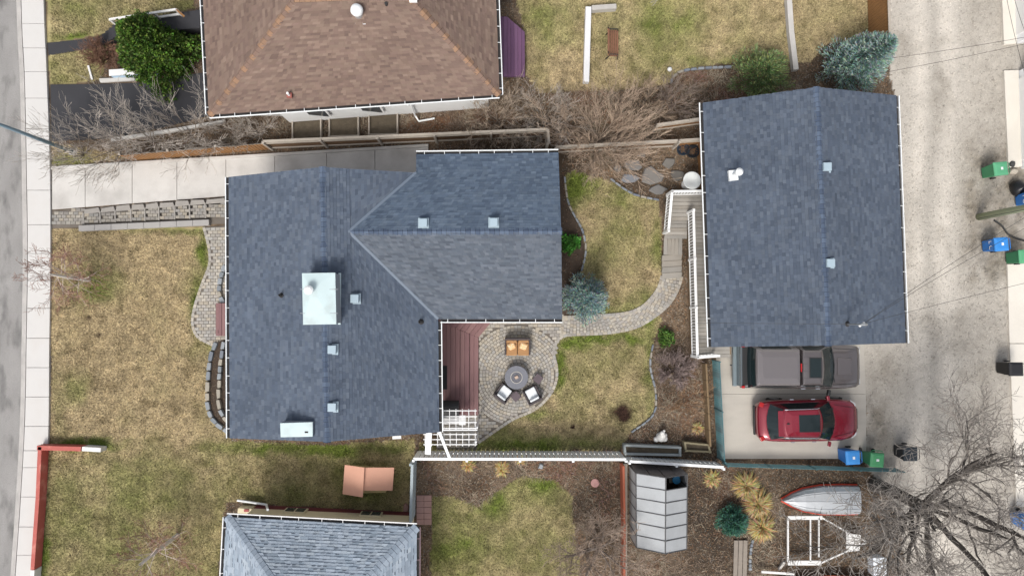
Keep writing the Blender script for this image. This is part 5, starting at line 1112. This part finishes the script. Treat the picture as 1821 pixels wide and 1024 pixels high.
strip(C0, C1, [7, 8, 9, 10, 11]).build('canopy_window', glass, pk); strip(C0, C1, [19, 20, 21, 22, 23]).build('canopy_window', glass, pk); strip(C0, C1, list(range(12, 19)), .02).build('rear_glass', glass, pk)
MB().box((-2.5, 0, 1.075), (.24, 1.66, .02)).build('bed_floor', trim, pk)
MB().box((-2.66, 0, .55), (.10, 1.8, .55)).build('tailgate', paint('taupe_dark', (.10, .12, .13)), pk, bevel=.03); MB().box((-2.78, 0, .42), (.18, 1.86, .2)).build('bumper', M('steel_bumper', (.16, .20, .22), .35, .05), pk, bevel=.04); MB().box((2.74, 0, .42), (.16, 1.7, .24)).build('bumper', chrome, pk, bevel=.05)
MB().tube([(-2.88, 0, .45), (-2.95, 0, .5)], .03).build('tow_ball', chrome, pk)
MB().box((-.33, 0, 1.76), (.05, .36, .05)).build('brake_light', redl, pk)
for s in (-1, 1):
    MB().box((-2.60, s*.90, .85), (.14, .12, .3)).build('tail_light', redl, pk, bevel=.02); MB().box((2.66, s*.66, .74), (.1, .22, .12)).build('headlight', clear, pk, bevel=.03)
    MB().box((1.12, s*1.13, 1.12), (.12, .26, .18), s*.2).build('mirror', trim, pk, bevel=.03)
    for x in (.1, .75): MB().box((x, s*.985, .95), (.2, .03, .04)).build('door_handle', chrome, pk)
wheels(pk, (-1.6, 1.75), .86, .40)
MB().beam((1.28, .7, 1.22), (1.42, .05, 1.16), .03, .02).build('wiper', trim, pk); MB().beam((1.28, -.05, 1.22), (1.42, -.7, 1.16), .03, .02).build('wiper', trim, pk)
# crossover
cr_ = loc_thing('red_car', 'shiny dark red crossover car on the parking pad', 'car', U(1423, 742), math.radians(.8)); rp = paint('red_paint_car', (.22, .007, .022))
MB().loft([sect(x, w_, zb, zs, zt, c, k) for x, w_, zb, zs, zt, c, k in ((-2.28, .62, .45, .7, .80, .02, .9), (-2.20, .80, .36, .82, .95, .02, .9), (-1.85, .91, .32, .9, 1.05, .02, .92), (-.9, .93, .3, .92, 1.05, .02, .93), (.4, .93, .3, .92, 1.03, .02, .93), (.95, .93, .3, .9, 1.0, .06, .92), (1.5, .91, .32, .85, .93, .09, .9), (2.0, .84, .36, .74, .80, .09, .86), (2.22, .68, .42, .64, .68, .06, .85), (2.29, .48, .46, .58, .60, .03, .85))]).build('body', rp, cr_, smooth=True, sub=1)
R0 = ring(-1.98, 1.12, .84, 1.02, .26, .18, wr=.78); R1 = ring(-1.45, .24, .62, 1.58, .14, .10, wr=.58); R2 = ring(-1.40, .18, .56, 1.635, .12, .09, wr=.53); R3 = ring(-1.1, .0, .34, 1.665, .08, .06)
MB().loft([R0, R1, R2, R3]).build('cabin', rp, cr_, smooth=False, bevel=.025)
strip(R0, R1, list(range(0, 7)), .014).build('windshield', glass, cr_); strip(R0, R1, list(range(12, 19)), .014).build('rear_window', glass, cr_)
for a in ([7, 8, 9], [9, 10, 11], [19, 20, 21], [21, 22, 23]): strip(R0, R1, a, .014).build('side_window', glass, cr_)
MB().box((-.32, 0, 1.652), (.92, .74, .02)).build('sunroof', glass, cr_, bevel=.01)
MB().box((-1.25, .0, 1.645), (.10, .05, .06)).build('antenna_fin', trim, cr_, bevel=.01)
MB().box((-1.52, 0, 1.55), (.24, 1.1, .03)).build('spoiler', rp, cr_, bevel=.012)
for s in (-1, 1):
    MB().tube([(-1.35, s*.60, 1.60), (-1.25, s*.60, 1.67), (.02, s*.62, 1.67), (.14, s*.64, 1.60)], .022, 8).build('roof_rail', chrome, cr_)
    MB().box((.78, s*1.0, 1.0), (.13, .22, .14), s*.2).build('mirror', rp, cr_, bevel=.03); MB().loft([[(1.95, s*.70, .76), (1.95, s*.84, .74), (1.95, s*.84, .66), (1.95, s*.70, .66)], [(2.2, s*.56, .72), (2.18, s*.7, .70), (2.18, s*.7, .62), (2.2, s*.56, .62)]]).build('headlight', clear, cr_)
    MB().box((-2.12, s*.74, .86), (.2, .2, .12), -s*.4).build('tail_light', redl, cr_, bevel=.02)
    for x in (-.75, .2): MB().box((x, s*.935, .88), (.18, .03, .03)).build('door_handle', chrome, cr_)
MB().box((2.3, 0, .42), (.06, .9, .16)).build('grille', trim, cr_, bevel=.02); MB().box((-2.29, 0, .42), (.08, 1.3, .14)).build('bumper', trim, cr_, bevel=.03)
for s in (-.32, .3): MB().beam((.98, s+.3, 1.10), (.9, s-.25, 1.17), .02, .015).build('wiper', trim, cr_)
wheels(cr_, (-1.32, 1.38), .82, .36, .22)
def seam(v, pts, st_):                            # thin dark panel gap laid on a body built from stations
    def top(x, y):
        for a, b in zip(st_, st_[1:]):
            if a[0] <= x <= b[0]:
                t_ = (x-a[0])/(b[0]-a[0]); w_, zt, c = (lerp(a[i], b[i], t_) for i in (1, 2, 3)); f = min(abs(y)/max(w_, .01), 1)
                return zt+(c*(1-.25*f/.55) if f < .55 else c*.75*(1-(f-.55)/.45))
        return 1.0
    MB().tube([(x, y, top(x, y)+.004) for x, y in pts], .007, 5).build('panel_gap', trim, v)
TS = [(.9, .98, 1.10, .03), (1.25, .98, 1.08, .07), (1.9, .97, 1.06, .08), (2.45, .93, 1.0, .06), (2.66, .84, .88, .03)]; CS = [(.4, .93, 1.03, .02), (.95, .93, 1.0, .06), (1.5, .91, .93, .09), (2.0, .84, .80, .09), (2.22, .68, .68, .06)]
for s in (-1, 1): seam(pk, [(1.4+.1*i, s*(.80-.005*i)) for i in range(12)], TS); seam(cr_, [(1.05+.1*i, s*(.70-.018*i)) for i in range(11)], CS)
seam(pk, [(2.5, -.76+.19*i) for i in range(9)], TS); seam(cr_, [(2.05, -.52+.13*i) for i in range(9)], CS)
# ---------------------------------------------------------------- boat, trailer, kayak, greenhouse, playhouse
bt = loc_thing('upturned_boat', 'overturned aluminium boat with red gunwale under the bare tree', 'boat', U(1457, 887), 0); alu = M('aluminium', (.50, .52, .54), .4, .08, 2, 30, .08, .05, metal=.4)
st_ = [(-1.70, .62, .42), (-1.0, .64, .45), (0, .62, .46), (.8, .48, .44), (1.3, .28, .40), (1.6, .1, .36), (1.76, .015, .33)]
MB().loft([[(x*-1, -w_, .05), (-x, -w_*.97, h*.6), (-x, -w_*.7, h*.93), (-x, 0, h), (-x, w_*.7, h*.93), (-x, w_*.97, h*.6), (-x, w_, .05)] for x, w_, h in st_], closed=False, caps=True).build('hull', alu, bt)
for yk in (-.35, 0, .35): MB().tube([(-x, yk*w_/.62, h+.0 if yk == 0 else h*.965) for x, w_, h in st_[:6]], .014, 6).build('keel_strip', alu, bt)
for k in range(3): x = -1.2+.8*k; MB().beam((-x, -.58, .43), (-x, .58, .43), .02, .012).build('seam', M('seam', (.25, .26, .27), .5), bt)
for s in (-1, 1): MB().tube([(-x, s*(w_+.03), .06) for x, w_, h in st_], .04, 8).build('gunwale', M('red_enamel', (.55, .05, .02), .4, .1), bt)
tr = thing('boat_trailer', 'white metal trailer frame beneath the bare branches', 'trailer', U(1460, 960)); zt_ = .5
for a, b, w_ in (((1401, 920), (1401, 998), .07), ((1401, 920), (1462, 920), .16), ((1401, 1000), (1460, 1000), .2), ((1441, 920), (1441, 998), .05), ((1456, 920), (1456, 990), .05), ((1462, 920), (1505, 945), .06), ((1505, 945), (1540, 962), .06), ((1460, 1000), (1540, 964), .06), ((1506, 942), (1506, 975), .05)): MB().beam(U(*a, zt_), U(*b, zt_), w_, .07).build('frame_rail', wht, tr)
MB().prism([W2(p, .5) for p in ((1508, 948), (1530, 950), (1528, 978), (1508, 980))], .5, .54).build('deck_plate', wht, tr); MB().beam(U(1395, 998, .3), U(1385, 1012, .1), .1, .1).build('tongue', M('grey_concrete'), tr)
for y in (918, 1003): wh = MB().lathe([(.1, 0), (.27, 0), (.29, .05), (.29, .15), (.27, .2), (.1, .2)], (0, 0, -.1), 20).build('wheel', tyre, tr); wh.location = U(1450, y, .29)-OFF[tr.name]; wh.rotation_euler = (math.pi/2, 0, 0)
ky = loc_thing('orange_canoe', 'orange canoe cut by the bottom edge under the tree', 'canoe', U(1470, 1034), 0)
MB().loft([[(x, -w_, .4), (x, -w_*.8, .12), (x, 0, .03), (x, w_*.8, .12), (x, w_, .4)] for x, w_ in ((-2.4, .02), (-1.9, .22), (-1, .38), (0, .42), (1, .38), (1.9, .22), (2.4, .02))], closed=False, caps=False).build('hull', M('orange_plastic', (.50, .10, .03), .4, .1), ky)
for s in (-1, 1): MB().tube([(x, s*w_, .4) for x, w_ in ((-2.4, .02), (-1.9, .22), (-1, .38), (0, .42), (1, .38), (1.9, .22), (2.4, .02))], .025).build('gunwale', M('orange_plastic'), ky)
for x in (-.9, .7): MB().box((x, 0, .32), (.25, .76, .03)).build('seat', wood, ky)
o = MB().beam(U(1354, 1016, .3), U(1412, 1020, .3), .1, .05).build('plank', wht); tag(o, 'white plank lying beside the orange canoe', 'plank')
p = U(1553, 1000); t = thing('cooler_box', 'white storage box under the tree at the bottom', 'box', p); MB().box(p, (.55, .8, .5)).build('box', M('white_plastic', (.66, .70, .74), .5, .06), t, bevel=.03); MB().box(p+Vector((0, 0, .5)), (.6, .85, .06)).build('lid', M('white_plastic'), t, bevel=.02)
zg, zq = 1.55, 2.25; gh = thing('greenhouse', 'small greenhouse with grey polycarbonate panels behind the white fence', 'greenhouse', U(1178, 905)); poly_ = M('polycarbonate', (.40, .415, .425), .35, .2, 1.5, 20, .08, .05); gfr = M('green_frame', (.06, .06, .062), .5, .05)
e0, e1, f0, f1 = U(1131, 841, zg), U(1132, 973, zg), U(1222, 843, zg), U(1221, 976, zg); r0, r1 = U(1184, 849, zq), U(1183, 984, zq)
npn = 6
for i in range(npn):
    a, b = (i+.03)/npn, (i+.97)/npn
    for (p0, p1, sgn) in ((e0, e1, -1), (f0, f1, 1)):
        if sgn > 0 and i == 0: continue
        q_ = [lerp(p0, p1, a), lerp(p0, p1, b), lerp(r0, r1, b), lerp(r0, r1, a)]; n = nrm(q_[0], q_[1], q_[2]); MB().add([v for v in q_]+[v-n*.012 for v in q_], [(0, 1, 2, 3), (7, 6, 5, 4), (0, 4, 5, 1), (1, 5, 6, 2), (2, 6, 7, 3), (3, 7, 4, 0)]).build('panel', poly_, gh)
    for (p0, p1) in ((e0, e1), (f0, f1)):
        w0_, w1_ = lerp(p0, p1, a), lerp(p0, p1, b); MB().beam(Vector((w0_.x, w0_.y, zg/2)), Vector((w1_.x, w1_.y, zg/2)), .02, zg-.06).build('panel', poly_, gh)
for i in range(npn+1):
    t_ = i/npn
    for (p0, p1) in ((e0, e1), (f0, f1)): MB().beam(lerp(p0, p1, t_), lerp(r0, r1, t_)+Vector((0, 0, .01)), .035, .03).build('frame_bar', gfr, gh); q_ = lerp(p0, p1, t_); MB().beam(Vector((q_.x, q_.y, 0)), q_, .04, .04).build('frame_bar', gfr, gh)
for p0, p1 in ((e0, e1), (f0, f1), (r0, r1)): MB().beam(p0, p1, .045, .045).build('frame_bar', gfr, gh)
bro = M('brown_poly', (.13, .115, .11), .5, .1)
for k in range(4):                       # north end wall in four leaning panels
    a, b = (k+.03)/4, (k+.97)/4; T = lambda f: (lerp(e0, r0, f*2) if f < .5 else lerp(r0, f0, f*2-1)); G = lambda f: Vector((lerp(e0, f0, f).x, lerp(e0, f0, f).y+.1, 0)); q_ = [G(a), G(b), T(b), T(a)]; MB().add(q_+[v-Vector((0, .015, 0)) for v in q_], [(0, 1, 2, 3), (7, 6, 5, 4), (0, 4, 5, 1), (1, 5, 6, 2), (2, 6, 7, 3), (3, 7, 4, 0)]).build('end_panel', bro, gh)
q_ = [Vector((e1.x, e1.y, 0)), Vector((f1.x, f1.y, 0)), f1, r1, e1]; MB().poly(q_).build('end_panel', poly_, gh)
MB().prism([(e0.x, e0.y), (f0.x, f0.y), (f1.x, f1.y), (e1.x, e1.y)], -.01, .04).build('floor', M('gh_soil', (.10, .065, .04), .95, .4), gh)
p = U(1202, 852, .9); b_ = thing('blue_bucket', 'blue bucket inside the open greenhouse corner', 'bucket', (p.x, p.y, .7)); MB().lathe([(.12, 0), (.17, .3), (.18, .3), (.15, .28)], (p.x, p.y, .7), 20).build('bucket', M('blue_plastic', (.02, .24, .48), .4), b_); MB().box((p.x, p.y, .04), (.5, .4, .66)).build('stand', wood, b_)
ph = thing('playhouse', 'pink roofed wooden playhouse on the grass', 'playhouse', U(655, 855)); pk1 = M('pink_roof', (.58, .31, .22), .75, .06, 2, 40, .06, .08); kh = M('khaki_wall', (.34, .28, .13), .8, .1)
zr1, zr2 = 1.45, 1.1; Lq = [U(613, 826, 1.15), U(648, 831, zr1), U(645, 884, zr1), U(609, 878, 1.15)]; Rq = [U(648, 831, zr2+.2), U(701, 831, zr2-.15), U(698, 872, zr2-.15), U(646, 872, zr2+.2)]
for q_, nm in ((Lq, 'roof_panel'), (Rq, 'roof_panel')): MB().add(q_+[v-Vector((0, 0, .05)) for v in q_], [(0, 1, 2, 3), (7, 6, 5, 4), (0, 4, 5, 1), (1, 5, 6, 2), (2, 6, 7, 3), (3, 7, 4, 0)]).build(nm, pk1, ph, bevel=.006)
w_ = [U(627, 826, 0), U(694, 832, 0), U(692, 866, 0), U(624, 868, 0)]; MB().prism([(p.x, p.y) for p in w_], 0, .88).build('wall', kh, ph)
a, b = U(696, 852, .5), 0; MB().box((a.x-.05, a.y, .1), (.04, .4, .6)).build('door', M('door_brown', (.14, .07, .04), .7), ph)
p = U(722, 902); tag(MB().prism([(p.x-.12, p.y-.2), (p.x+.12, p.y-.18), (p.x+.14, p.y+.1), (p.x, p.y+.22), (p.x-.12, p.y+.12)], -.01, .1, top=.8).build('rock', M('red_slab'), bevel=.02), 'reddish rock beside the grey-blue board fence', 'rock')
p = U(961, 828); tag(MB().prism([(p.x-.14, p.y-.1), (p.x+.1, p.y-.14), (p.x+.15, p.y+.08), (p.x-.02, p.y+.15)], -.01, .16, top=.75).build('rock', stn[1], bevel=.02), 'grey rock against the white fence in the south bed', 'rock')
